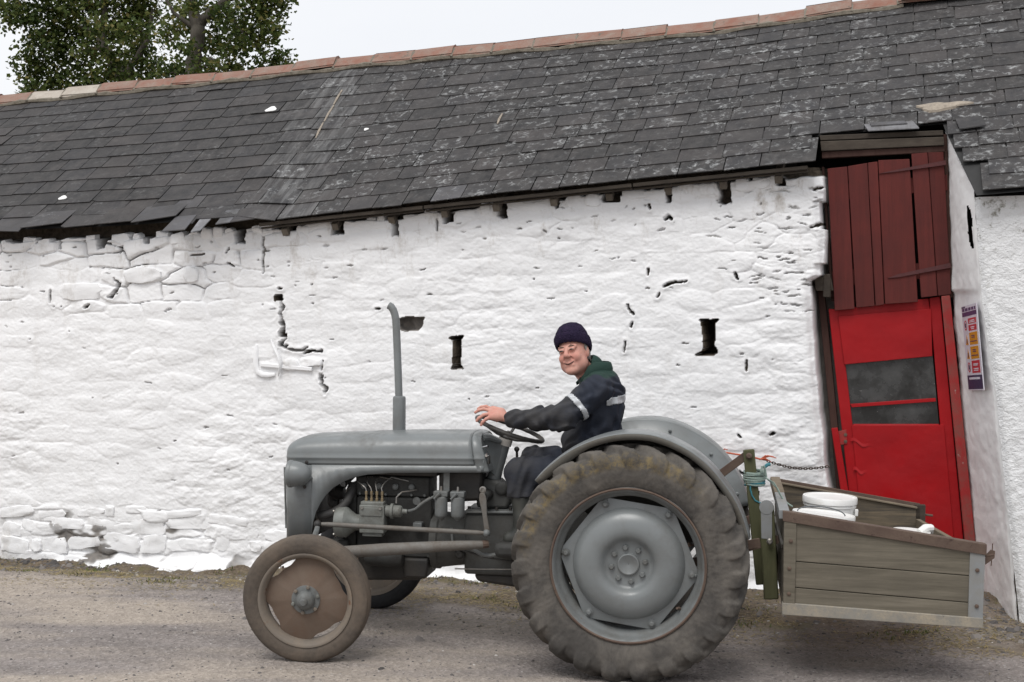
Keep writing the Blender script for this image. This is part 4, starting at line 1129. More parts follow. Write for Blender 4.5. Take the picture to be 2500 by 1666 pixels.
# nose shell with arched flanks
arch = [(-.925, 1.040), (-1.1, 1.036), (-1.3, 1.029), (-1.45, 1.024), (-1.60, 1.010), (-1.68, .992), (-1.75, .962), (-1.81, .925), (-1.855, .88), (-1.89, .83), (-1.915, .78), (-1.933, .72), (-1.942, .67), (-1.946, .61)]
for s in (-1, 1):
    arch2 = [(-.898, 1.044)]+arch; top = [(x, zseam(x)-.002) for x, z in arch2]; top2 = [(x, zseam(x)+.03) for x, z in arch2]
    P = [(x, s*.234, z) for x, z in arch2]+[(x, s*.234, z) for x, z in top]; n = len(arch2)
    mb = MB().add(P, [(i, i+1, n+i+1, n+i) for i in range(n-1)])
    xn = np.concatenate([[-1.946], np.linspace(-2.0, XF, 4), XF-.072*np.sin(np.linspace(0, math.pi/2, 14))[1:]])
    Q = []
    for x in xn:
        y = s*max(float(wplan(x))*.992, .0); Q += [(x, y, .60), (x, y, zseam(x)-.004)]
    mb.add(Q, [(2*i, 2*i+2, 2*i+3, 2*i+1) for i in range(len(xn)-1)])
    mb.add([(x, s*.229, z-.012) for x, z in top]+[(x, s*.226, z) for x, z in top2], [(i, i+1, n+i+1, n+i) for i in range(n-1)])
    mb.build('side_panel', G, trac, True, 40, solid=.005)
mb = MB()
for k in range(9): mb.tube([(-2.128, -.16+k*.04, .66), (-2.139, -.16+k*.04, 1.03)], .006, 6)
mb.build('grille_bars', GM, trac)
for s in (-1, 1):
    b = MB()
    for x, z in ((-1.975, 1.074), (-1.987, .925)): b.lathe([(.011, 0), (.011, s*.004), (.005, s*.006)], (x, s*.236, z), 'Y', 10)
    b.build('panel_bolt', MT['black_iron'], trac)
    # head lamp: bowl open to the front, rim, glass, stalk
    c = (-2.047, s*.315, 1.012)
    pr = [(.003, .125), (.020, .121), (.040, .110), (.058, .09), (.070, .06), (.076, .03), (.078, .012)]
    lamp = MB().lathe(pr+[(.070, .012)], c, 'X', 28).build('headlamp', G, trac, True, 50)
    MB().lathe([(.0785, .014), (.082, .006), (.082, -.008), (.077, -.014), (.070, -.012)], c, 'X', 28).build('lamp_rim', G, lamp)
    MB().lathe([(.001, -.020), (.04, -.016), (.072, -.008)], c, 'X', 24).build('lamp_glass', MT['pane'], lamp)
    MB().tube([(-1.955, s*.305, 1.0), (-1.95, s*.27, .985), (-1.955, s*.235, .98)], [.014, .012, .018], 8).build('lamp_stalk', G, lamp)
# exhaust
ex = MB().lathe([(.030, 1.18), (.040, 1.185), (.040, 1.44), (.037, 1.452), (.030, 1.456)], (-1.492, .10, 0), 'Z', 20).build('exhaust_silencer', G, trac)
MB().tube([(-1.494, .10, 1.44), (-1.500, .10, 1.60), (-1.507, .10, 1.75), (-1.513, .10, 1.88), (-1.517, .10, 1.93), (-1.523, .10, 1.958), (-1.533, .10, 1.985), (-1.548, .10, 2.005), (-1.562, .10, 2.012)], .0235, 14, True).build('exhaust_pipe', G, trac)
# cowl behind the bonnet
mb = MB()
def cowl(x, sc, slant): return [(p[0], p[1], p[2]) for p in bonnet_section(-.955, x, sc, slant, .040)]
mb.loft([cowl(-.948, .985, -.16), cowl(-.925, 1.0, -.22), cowl(-.895, .985, -.27), cowl(-.872, .93, -.30), cowl(-.866, .90, -.31)], False, False)
mb.build('dash_cowl', G, trac, True, 50, solid=.004)
p = [q for q in cowl(-.870, .92, -.305)]
MB().add([(x, y, z) for x, y, z in p], [tuple(range(len(p)))]).build('dash_panel', G, trac, True)
gus = MB().loft([[(-.90, -.15, 1.07), (-.90, .15, 1.07), (-.94, .12, 1.245), (-.94, -.12, 1.245)], [(-.868, -.06, 1.0), (-.868, .06, 1.0), (-.858, .05, 1.222), (-.858, -.05, 1.222)], [(-.872, -.035, .985), (-.872, .035, .985), (-.80, .03, 1.20), (-.80, -.03, 1.20)]])
gus.build('column_gusset', G, trac, True, 40, .01)
MB().tube([(-.925, -.12, 1.235), (-.89, -.09, 1.232), (-.83, -.045, 1.205)], [.022, .02, .012], 8).build('gusset_rib', G, trac)
b = MB().tube([(-.918, -.205, 1.185), (-.885, -.225, 1.195), (-.875, -.228, 1.197)], [.006, .006, .009], 8).build('dash_switch', MT['chrome'], trac)
MB().lathe([(.014, 0), (.014, -.012), (.008, -.02)], (-.885, -.205, 1.14), 'Y', 12).build('dash_switch', MT['chrome'], trac)
MB().box((-.873, -.205, 1.115), (.012, .03, .05)).build('switch_plate', MT['black_iron'], trac, bevel=.003)
MB().prism([(-1.17, .84), (-.93, .86), (-.92, 1.045), (-1.19, 1.035), (-1.19, .9)], -.14, .14).build('fuel_tank', MT['black_iron'], trac, bevel=.02)
MB().prism([(-1.72, 1.0), (-1.19, 1.0), (-1.19, 1.05), (-1.72, 1.04)], -.17, .17).build('tank_tray', MT['black_iron'], trac, bevel=.008)
# steering column and wheel
MB().tube([(-.893, 0, .93), (-.864, 0, 1.03), (-.812, 0, 1.205)], [.045, .040, .036], 14).build('steering_column', G, trac)
MB().tube([(-.818, 0, 1.183), (-.806, 0, 1.222)], [.043, .043], 16).build('column_collar', MT['collar_white'], trac)
SWC = Vector((-.784, 0, 1.278)); tl = math.radians(19)
SR = Matrix.Rotation(tl, 3, 'Y')
ring = [SWC+SR @ Vector((.208*math.cos(a), .208*math.sin(a), 0)) for a in np.linspace(0, 2*math.pi, 49)]
sw = MB(); sw.tube(ring, [.0125+.0012*(k % 2) for k in range(49)], 10, False)
sw = sw.build('steering_wheel', MT['wheel_black'], trac)
for a in (-.52, 1.57, 3.67):
    d = Vector((math.cos(a), math.sin(a), 0))
    MB().tube([SWC+SR @ (d*.02+Vector((0, 0, -.045))), SWC+SR @ (d*.07+Vector((0, 0, -.043))), SWC+SR @ (d*.15+Vector((0, 0, -.018))), SWC+SR @ (d*.204)], [.017, .011, .009, .009], 8).build('spoke', MT['wheel_black'], sw)
MB().tube([SWC+SR @ Vector((0, 0, -.075)), SWC+SR @ Vector((0, 0, -.05)), SWC+SR @ Vector((0, 0, -.03))], [.030, .038, .026], 14).build('wheel_boss', MT['wheel_black'], sw)
MB().tube([SWC+SR @ Vector((0, 0, -.03)), SWC+SR @ Vector((0, 0, -.012))], [.013, .012], 6).build('boss_nut', MT['steel'], sw)
lv = MB().tube([(-.70, .05, .80), (-.742, .05, 1.0), (-.749, .05, 1.145)], [.010, .008, .008], 8); lv.ball((-.749, .05, 1.152), .017)
lv.build('gear_lever', MT['black_iron'], trac)
MB().beam((-.81, -.02, 1.035), (-.74, -.04, .99), .006, .026).build('throttle_lever', GM, trac)
# radiator, engine, gearbox, axle housing
MB().box((-1.985, 0, .84), (.085, .40, .46)).build('radiator', MT['black_iron'], trac, bevel=.01)
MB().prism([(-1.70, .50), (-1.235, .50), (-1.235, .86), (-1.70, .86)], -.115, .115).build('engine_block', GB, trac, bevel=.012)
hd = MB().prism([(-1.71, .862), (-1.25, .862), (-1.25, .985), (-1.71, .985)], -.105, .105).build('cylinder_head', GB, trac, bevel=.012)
MB().prism([(-1.69, .987), (-1.27, .987), (-1.28, 1.03), (-1.68, 1.03)], -.08, .08).build('rocker_cover', GB, trac, bevel=.015)
for x in (-1.655, -1.56, -1.46, -1.36): MB().lathe([(.019, 0), (.019, -.016), (.012, -.022)], (x, -.105, .925), 'Y', 12).build('core_plug', GM, trac)
for k in range(6): MB().bolt((-1.68+k*.08, -.106, .878), .009, .012).build('head_bolt', GM, trac)
MB().prism([(-1.69, .345), (-1.30, .36), (-1.26, .50), (-1.70, .50)], -.10, .10).build('sump', MT['black_iron'], trac, bevel=.02)
MB().prism([(-1.40, .38), (-1.26, .38), (-1.25, .5), (-1.41, .5)], -.135, .135).build('sump_step', MT['black_iron'], trac, bevel=.015)
MB().prism([(-1.79, .55), (-1.705, .50), (-1.705, .95), (-1.76, .93), (-1.79, .82)], -.11, .11).build('timing_cover', GB, trac, bevel=.015)
fan = MB()
for a in range(4): fan.box((-1.86, .11*math.cos(a*1.571+.5), .86+.11*math.sin(a*1.571+.5)), (.012, .05, .15), Matrix.Rotation(-(a*1.571+.5)+1.571, 3, 'X'))
fan.lathe([(.04, -.07), (.04, .02)], (-1.83, 0, .86), 'X', 14); fan.build('cooling_fan', MT['black_iron'], trac)
MB().tube([(-1.955, -.15, .735), (-1.89, -.165, .748), (-1.83, -.172, .765), (-1.78, -.165, .795), (-1.745, -.15, .84), (-1.73, -.12, .89), (-1.735, -.08, .925)], .027, 14).build('radiator_hose', MT['hose'], trac)
for p, q in (((-1.935, -.155, .738), (-1.922, -.157, .742)), ((-1.737, -.12, .885), (-1.735, -.11, .895))): MB().tube([p, q], .030, 14).build('hose_clip', MT['steel'], trac)
# injection pump with its pipes
pm = MB().box((-1.571, -.205, .745), (.152, .085, .168)).build('injection_pump', MT['pump'], trac, bevel=.006)
MB().box((-1.571, -.205, .838), (.14, .07, .02)).build('pump_top', MT['pump'], pm, bevel=.004)
MB().box((-1.571, -.249, .79), (.13, .006, .05)).build('pump_cover', MT['pump'], pm, bevel=.002)
MB().box((-1.571, -.20, .655), (.12, .07, .03)).build('pump_foot', MT['pump'], pm, bevel=.004)
for x in (-1.628, -1.516): MB().bolt((x, -.249, .812), .010, .010).build('pump_screw', MT['steel'], pm)
for k in range(4):
    x = -1.615+k*.0325
    MB().lathe([(.009, .845), (.009, .865), (.0065, .867), (.0065, .885), (.0085, .887), (.0085, .905), (.004, .908)], (x, -.205, 0), 'Z', 8).build('delivery_union', MT['brass'], pm)
    e = (-1.70+.10*k+(.02 if k > 1 else 0), -.11, .99-.01*k)
    MB().tube([(x, -.205, .905), (x-.005, -.205, .925), (x-.035+.012*k, -.195, .945), (x-.065+.025*k, -.175, .96), (x-.08+.04*k, -.14, .985), e], .0035, 6).build('injector_pipe', MT['steel'], pm)
MB().lathe([(.045, -.165), (.085, -.16), (.092, -.14), (.092, -.10), (.085, -.09), (.072, -.075), (.05, -.045), (.045, 0)], (-1.645, -.175, .712), 'X', 26).build('timing_gear_case', MT['pump'], trac, True, 30)
for a in range(6): MB().lathe([(.008, 0), (.008, -.008)], (-1.808, -.175+.08*math.cos(a*1.047), .712+.08*math.sin(a*1.047)), 'X', 6).build('case_bolt', MT['steel'], trac)
MB().lathe([(.034, 0), (.034, .028), (.046, .03), (.046, .045), (.036, .048), (.036, .085), (.03, .095), (.016, .10), (.014, .128)], (-1.492, -.205, .792), 'X', 20).build('governor', MT['pump'], trac, True, 30)
MB().lathe([(.022, 0), (.024, -.004), (.024, -.012), (.01, -.014)], (-1.325, -.118, .845), 'Y', 18).build('core_plug', GM, trac)
MB().tube([(-1.43, -.21, .84), (-1.43, -.205, .875), (-1.40, -.19, .905), (-1.36, -.17, .91), (-1.32, -.14, .915)], .0045, 6).build('fuel_pipe', MT['steel'], trac)
MB().tube([(-1.36, -.20, .795), (-1.34, -.215, .80), (-1.31, -.225, .812), (-1.25, -.235, .86), (-1.18, -.245, .90)], [.009, .009, .008, .008, .008], 8).build('fuel_pipe', GM, trac)
MB().tube([(-1.30, -.20, .83), (-1.26, -.22, .86), (-1.22, -.23, .885)], .005, 6).build('fuel_pipe', MT['steel'], trac)
MB().box((-1.31, -.145, .70), (.055, .06, .045)).build('fuel_tap', GM, trac, bevel=.006)
# twin fuel filters on their bracket
MB().beam((-1.128, -.20, .90), (-1.126, -.20, 1.04), .006, .036, (1, 0, 0)).build('filter_bracket', GM, trac)
for x, sx in ((-1.148, 1), (-1.048, 1.08)):
    fl = MB().lathe([(.012, .755), (.020, .768), (.034*sx, .778), (.037*sx, .786), (.038*sx, .80), (.038*sx, .888), (.036*sx, .894), (.030, .898)], (x, -.25, 0), 'Z', 22).build('fuel_filter', GM, trac, True, 40)
    MB().box((x, -.245, .912), (.085, .06, .032)).build('filter_head', GM, fl, bevel=.005)
    MB().tube([(x, -.25, .92), (x, -.25, .955)], [.009, .006], 8).build('bleed_screw', MT['steel'], fl)
    MB().tube([(x-.0, -.285, .92), (x-.035, -.285, .885)], [.011, .007], 8).build('union', GM, fl)
# clutch housing and gearbox
MB().lathe([(.16, -1.245), (.178, -1.24), (.178, -1.20), (.168, -1.19), (.150, -1.06), (.145, -1.02)], (0, 0, .60), 'X', 26).build('clutch_housing', MT['grey_case'], trac, True, 35)
fb = MB()
for k in range(12): fb.lathe([(.010, 0), (.010, .014)], (-1.252, .165*math.cos(k*.5236), .6+.165*math.sin(k*.5236)), 'X', 6)
fb.build('flange_bolts', GB, trac)
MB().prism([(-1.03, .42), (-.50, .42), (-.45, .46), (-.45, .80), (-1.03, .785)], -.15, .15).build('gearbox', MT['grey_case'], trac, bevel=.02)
MB().prism([(-1.03, .787), (-.46, .802), (-.46, .815), (-1.03, .80)], -.165, .165).build('gearbox_lid', GM, trac, bevel=.003)
for k in range(7): MB().lathe([(.010, 0), (.010, .016)], (-1.0+k*.083, -.15, .812), 'Z', 6).build('lid_bolt', MT['black_iron'], trac)
MB().prism([(-.97, .81), (-.78, .81), (-.765, .86), (-.79, .93), (-.84, .975), (-.93, .985), (-.97, .95)], -.09, .09).build('steering_box', MT['grey_case'], trac, bevel=.018)
MB().lathe([(.040, 0), (.040, -.012), (.03, -.02), (.02, -.022)], (-.815, -.09, .93), 'Y', 20).build('steering_box_cover', GB, trac)
for s in (-1, 1):
    MB().lathe([(.034, 0), (.034, s*.11), (.026, s*.14)], (-.897, s*.10, .895), 'Y', 16).build('drop_arm_boss', GB, trac)
    MB().loft([[(x+dx, s*.26+dy, z) for dx, dy in ((-w, -.008), (w, -.008), (w, .008), (-w, .008))] for x, z, w in ((-.9, .925, .014), (-.897, .89, .022), (-.885, .80, .014), (-.872, .72, .016), (-.870, .695, .018))]).build('drop_arm', MT['rod'], trac, bevel=.004)
MB().lathe([(.014, 0), (.020, -.004), (.020, -.012), (.012, -.014), (.012, -.006)], (-.897, -.255, .945), 'Y', 16).build('ring_bolt', MT['steel'], trac)
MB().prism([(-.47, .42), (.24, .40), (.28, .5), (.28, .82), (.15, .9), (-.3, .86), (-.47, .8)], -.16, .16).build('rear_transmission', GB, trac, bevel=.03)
MB().lathe([(.16, -.16), (.15, -.2), (.10, -.26), (.085, -.5), (.10, -.56), (.13, -.57), (.13, -.6)], (0, 0, .635), 'Y', 26).build('axle_housing', GB, trac, True, 40)
MB().lathe([(.16, .16), (.15, .2), (.10, .26), (.085, .5), (.10, .56), (.13, .57), (.13, .6)], (0, 0, .635), 'Y', 26).build('axle_housing', GB, trac, True, 40)
MB().prism([(-.96, .37), (-.74, .345), (-.60, .35), (-.52, .42), (-.98, .42)], -.11, .11).build('gearbox_belly', MT['black_iron'], trac, bevel=.02)
for x in (-.70, -.66, -.61): MB().lathe([(.010, 0), (.010, -.016)], (x, -.08, .345), 'Z', 6).build('drain_bolt', MT['black_iron'], trac)
MB().lathe([(.02, -.21), (.045, -.205), (.05, -.18), (.05, .0), (.04, .02), (.02, .025)], (-1.42, -.16, .50), 'X', 20).build('starter_motor', GB, trac, True, 40)
MB().lathe([(.030, 0), (.030, -.03), (.018, -.04)], (-1.05, -.15, .545), 'Y', 14).build('brake_cross_shaft', GB, trac)
MB().tube([(-1.02, -.20, .61), (-.95, -.21, .575), (-.91, -.22, .555), (-.86, -.23, .553), (-.78, -.23, .568)], [.012, .012, .013, .013, .012], 8).build('clutch_pedal', GM, trac)
MB().tube([(-1.10, -.18, .70), (-1.09, -.2, .62), (-1.07, -.2, .58)], .008, 8).build('linkage_rod', GM, trac)
MB().tube([(-1.05, -.19, .575), (-.9, -.2, .54), (-.62, -.2, .50)], .006, 6).build('linkage_rod', MT['black_iron'], trac)
MB().tube([(-1.08, -.17, .455), (-.9, -.17, .46), (-.6, -.17, .47)], .004, 6).build('linkage_rod', MT['steel'], trac)
MB().box((-.69, -.26, .60), (.26, .12, .09)).build('foot_rest', GB, trac, bevel=.03)
MB().box((-.69, .26, .60), (.26, .12, .09)).build('foot_rest', GB, trac, bevel=.03)
# steering rods, radius arms, front axle
FZ = .375
for s in (-1, 1):
    MB().tube([(-1.86, s*.34, .722), (-1.81, s*.336, .721), (-.93, s*.295, .697), (-.88, s*.29, .696)], [.010, .0145, .0145, .010], 12).build('drag_link', MT['rod'], trac)
    MB().ball((-1.872, s*.345, .722), .024).build('link_end', MT['black_iron'], trac)
    MB().ball((-.868, s*.285, .694), .023).build('link_end', GM, trac)
    MB().tube([(-1.72, s*.50, .585), (-1.45, s*.42, .600), (-1.15, s*.34, .615), (-.885, s*.27, .625)], [.036, .037, .032, .025], 14).build('radius_arm', MT['rod'], trac)
    MB().tube([(-.895, s*.275, .625), (-.862, s*.262, .628)], [.026, .022], 10).build('radius_ball', MT['rust'], trac)
    MB().tube([(-1.87, s*.345, .72), (-1.87, s*.37, .69), (-1.845, s*.50, .665), (-1.83, s*.57, .655)], [.014, .016, .018, .024], 10).build('steering_arm', GM, trac)
    MB().tube([(-1.825, s*.575, .345), (-1.828, s*.575, .67)], [.030, .027], 12).build('king_pin', GB, trac)
    MB().tube([(-1.80, s*.14, .50), (-1.77, s*.34, .50), (-1.74, s*.52, .54), (-1.82, s*.575, .52)], [.035, .032, .033, .03], 10).build('axle_beam', GB, trac)
    MB().tube([(-1.825, s*.575, FZ), (-1.82, s*.70, FZ-.004)], [.028, .02], 12).build('stub_axle', GB, trac)
MB().box((-1.80, 0, .54), (.12, .34, .12)).build('axle_support', GB, trac, bevel=.015)
# ------------------------------------------------------------------ wheels
def ring_grid(nt, prof_fn):
    """prof_fn(theta array) -> r (nt,m), y (m or nt,m)"""
    th = np.linspace(0, 2*math.pi, nt, endpoint=False); r, y, at = prof_fn(th)
    y = np.broadcast_to(y, r.shape); V = np.stack([r*np.cos(th)[:, None], y, r*np.sin(th)[:, None]], -1); m = r.shape[1]
    i = np.arange(nt)[:, None]; j = np.arange(m-1)[None]; i2 = (i+1) % nt
    F = np.stack([i*m+j, i*m+j+1, i2*m+j+1, i2*m+j], -1).reshape(-1, 4)
    return V.reshape(-1, 3), F, {k: a.ravel() for k, a in at.items()}
RR = .645
def rear_tyre(flip):
    NL = 23
    def fn(th):
        m = 73; s = np.linspace(-1, 1, m); a = np.abs(s)
        # carcass cross-section: bead -> side wall -> shoulder -> crown
        r0 = np.interp(a, [0, .2, .36, .44, .52, .62, .72, .82, .92, 1], [.618, .616, .607, .594, .572, .535, .495, .455, .425, .408])
        y0 = np.sign(s)*np.interp(a, [0, .2, .36, .44, .52, .62, .72, .82, .92, 1], [0, .072, .116, .134, .146, .1515, .149, .140, .126, .112])
        T = th[:, None]; S = np.broadcast_to(s[None], (len(th), m)); A = np.abs(S)
        ph = (T*NL/(2*math.pi)+np.where(S > 0, .5, 0)+1.9*np.minimum(A, .42)+.35*np.maximum(A-.42, 0)) % 1.0
        x = np.abs(ph-.5)*2                     # 0 at the middle of a bar
        wid = np.interp(A, [0, .1, .4, .5, .62, .70], [.30, .40, .52, .60, .56, .40])
        wear = .5+.5*fbm(np.cos(T)*6+S*0, np.sin(T)*6+S, 200, 3)
        lug = (1-sstep(wid*.86, wid*1.0, x))*np.interp(A, [0, .04, .40, .48, .54, .59, .64], [.6, 1, 1.05, .95, .66, .25, 0])
        cav = .004*fbm(T*40, S*20, 210, 2)
        hgt = .031*lug*(.80+.20*wear)+cav*.6
        dr = np.interp(a, [0, .36, .5, .62, 1], [1, .95, .55, .1, 0])[None]; dy = np.sign(s)*np.interp(a, [0, .36, .5, .62, 1], [0, .25, .7, 1, 1])
        r = r0[None]+hgt*dr; y = (y0[None]+hgt*dy)*(-1 if flip else 1)
        top = np.sin(T-.35)
        mud = sstep(.3, .75, top)*sstep(.36, .46, A)*sstep(.68, .58, A)*(1-.7*lug)
        dark_v = np.clip(sstep(.35, -.4, np.sin(T))*sstep(.36, .46, A)*sstep(.66, .56, A)*(.15+.95*lug)+.35*sstep(.3, .1, lug)*sstep(.2, .45, A)*sstep(.64, .5, A), 0, 1)  # darker low on the tyre and between the bars
        return r, y, {'mud': mud, 'worn': dark_v}
    return ring_grid(460, fn)
def rear_wheel(s):
    hub = empty('rear_wheel', None, parent=trac)
    hub.location = (0, s*.69, RR-.008); hub.rotation_euler = (0, 0, 0)
    V, F, at = rear_tyre(s > 0)
    if s > 0: F = F[:, ::-1]
    grid_obj('tyre', V, F[:, ::-1], MT['tyre'], hub, None, at)
    q = lambda pr: [(r, y*s) for r, y in pr]
    wob = MB(); wob.lathe(q([(.412, .118), (.422, .125), (.420, .134), (.408, .130), (.398, .116), (.392, .095), (.384, .080), (.376, .072), (.368, .055), (.366, .0), (.372, -.09), (.41, -.12), (.42, -.10), (.38, -.07), (.374, 0), (.38, .07), (.40, .10)]), (0, 0, 0), 'Y', 72, True)
    wob.v = [(x*(1+.006*math.sin(9*math.atan2(z, x))*(math.hypot(x, z) > .405)), y, z*(1+.006*math.sin(9*math.atan2(z, x))*(math.hypot(x, z) > .405))) for x, y, z in wob.v]
    rim = wob.build('rim', MT['grey_mid'], hub, True, 40)
    MB().lathe(q([(.409, .131), (.415, .138), (.4225, .134), (.415, .128)]), (0, 0, 0), 'Y', 72, True).build('rust_line', MT['rust'], hub)
    # pressed centre: six-cornered plate, bulged disc, nut face
    n = 180; ang = [2*math.pi*k/n for k in range(n)]; a0 = math.radians(-8)
    def plate_r(a):
        k = ((a-a0)/(math.pi/3)) % 1.0; d = abs(k-.5)*2        # 1 at a corner
        return min(.334/math.cos(math.pi/6*d), .374)
    prof = [(.0, 1.0, .052), (.0, .985, .054), (.304, 0, .056), (.300, 0, .064), (.286, 0, .088), (.260, 0, .110), (.225, 0, .124), (.19, 0, .127), (.165, 0, .124), (.148, 0, .112), (.136, 0, .094), (.125, 0, .080), (.115, 0, .076), (.062, 0, .076), (.058, 0, .088), (.052, 0, .09), (.03, 0, .079), (.002, 0, .073)]
    secs = [[((plate_r(a)*f if f else r)*math.cos(a), -y*-s*-1 if False else (-1 if s < 0 else 1)*y, (plate_r(a)*f if f else r)*math.sin(a)) for a in ang] for r, f, y in prof]
    disc = MB().loft(secs, True, False).build('wheel_disc', G, hub, True, 40)
    sg_ = -1 if s < 0 else 1
    for k in range(8):
        a = math.radians(100)+k*math.pi/4; MB().lathe([(.0165, 0), (.0165, sg_*.012), (.013, sg_*.015), (.011, sg_*.021)], (.092*math.cos(a), sg_*.076, .092*math.sin(a)), 'Y', 6).build('wheel_nut', GM, disc, True, 30)
    for k in range(6):
        a = a0+k*math.pi/3; c = (.345*math.cos(a), sg_*.055, .345*math.sin(a))
        MB().lathe([(.022, 0), (.022, sg_*.008), (.015, sg_*.010), (.015, sg_*.024), (.009, sg_*.03)], c, 'Y', 10).build('rim_clamp', GM, disc, True, 30)
        MB().beam((c[0]*.99, sg_*.04, c[2]*.99), (c[0]*1.085, sg_*.055, c[2]*1.085), .04, .02).build('rim_lug', GM, rim, bevel=.005)
    MB().tube([(.36*math.cos(-.7), sg_*.06, .36*math.sin(-.7)), (.345*math.cos(-.7), sg_*.10, .345*math.sin(-.7))], [.01, .006], 8).build('valve', MT['rust'], rim)
    MB().lathe([(.11, sg_*.05), (.11, -sg_*.1)], (0, 0, 0), 'Y', 20).build('hub_drum', GB, hub)
    return hub
rear_wheel(-1); rear_wheel(1)
RF = .363
def front_wheel(s, steer, roll):
    hub = empty('front_wheel', None, parent=trac)
    hub.location = (-1.822, s*.70, RF-.004)
    hub.rotation_euler = (math.radians(2.2)*-s, 0, math.radians(steer))
    def fn(th):
        m = 45; sp = np.linspace(-1, 1, m); a = np.abs(sp)
        r0 = np.interp(a, [0, .18, .3, .42, .55, .7, .85, 1], [.364, .3625, .357, .345, .322, .295, .272, .255]); y0 = np.sign(sp)*np.interp(a, [0, .18, .3, .42, .55, .7, .85, 1], [0, .028, .044, .056, .0625, .062, .055, .045])
        T = th[:, None]; A = np.broadcast_to(a[None], (len(th), m))
        rib = -.007*np.exp(-((A-.12)/.022)**2)-.005*np.exp(-((A-.27)/.02)**2)+.0025*np.exp(-((A-.66)/.02)**2)-.002*np.exp(-((A-.72)/.02)**2)
        r = r0[None]+rib+.0012*fbm(T*30, A*9, 230, 2)
        return r, y0*(-s)*-1, {'mud': np.zeros(A.shape), 'worn': np.where((A > .3) & (A < .5), .8*(.5+.5*fbm(T*3, A*6, 233, 3)), .15)}
    V, F, at = ring_grid(160, fn)
    if s < 0: F = F[:, ::-1]
    grid_obj('tyre', V, F if s < 0 else F, MT['tyre_dark' if s < 0 else 'tyre_black'], hub, None, at)
    q = lambda pr: [(r, y*s) for r, y in pr]
    RMt = MT['rust_rim']
    rim = MB().lathe(q([(.258, .050), (.268, .054), (.270, .060), (.262, .061), (.252, .055), (.246, .044), (.240, .036), (.236, .02), (.235, -.03), (.245, -.05), (.268, -.056), (.262, -.044), (.241, -.03), (.243, .02), (.25, .036)]), (0, 0, 0), 'Y', 56, True).build('rim', RMt, hub, True, 40)
    n = 144; ang = [2*math.pi*k/n for k in range(n)]; cuts = [(128, 17), (27, 17), (-58, 20), (-152, 16)]
    def er(a):
        d = math.degrees(a); r = .238
        for c, w in cuts:
            e = abs((d-c-roll+180) % 360-180)
            if e < w+7: r = min(r, .238-.028*(1-max(0, (e-w+6)/13)**1.5 if e > w-6 else 1))
        return r
    prof = [(1.0, .002), (.93, .006), (.80, .014), (.62, .024), (.46, .030), (.36, .032)]
    secs = [[(er(a)*f*math.cos(a), s*y, er(a)*f*math.sin(a)) for a in ang] for f, y in prof]
    secs += [[(r*math.cos(a), s*y, r*math.sin(a)) for a in ang] for r, y in ((.082, .034), (.080, .040), (.054, .042), (.052, .062), (.047, .070), (.040, .082), (.024, .088), (.022, .104), (.016, .110), (.001, .111))]
    disc = MB().loft(secs[:7], True, False).build('wheel_disc', MT['rust_disc'] if s < 0 else RMt, hub, True, 40)
    MB().loft(secs[6:], True, False).build('hub_cap', GM, hub, True, 40)
    for k in range(6):
        a = math.radians(18)+k*math.pi/3; MB().lathe([(.0115, 0), (.0115, s*.010), (.007, s*.014)], (.074*math.cos(a), s*.040, .074*math.sin(a)), 'Y', 6).build('wheel_nut', MT['pump'] if k in (0, 3) else MT['rust_rim'], disc, True, 30)
    MB().tube([(.225*math.cos(2.2), s*.02, .225*math.sin(2.2)), (.21*math.cos(2.2), s*.05, .21*math.sin(2.2))], [.007, .005], 6).build('valve', MT['rust'], rim)
front_wheel(-1, 5, 0); front_wheel(1, 5, 40)
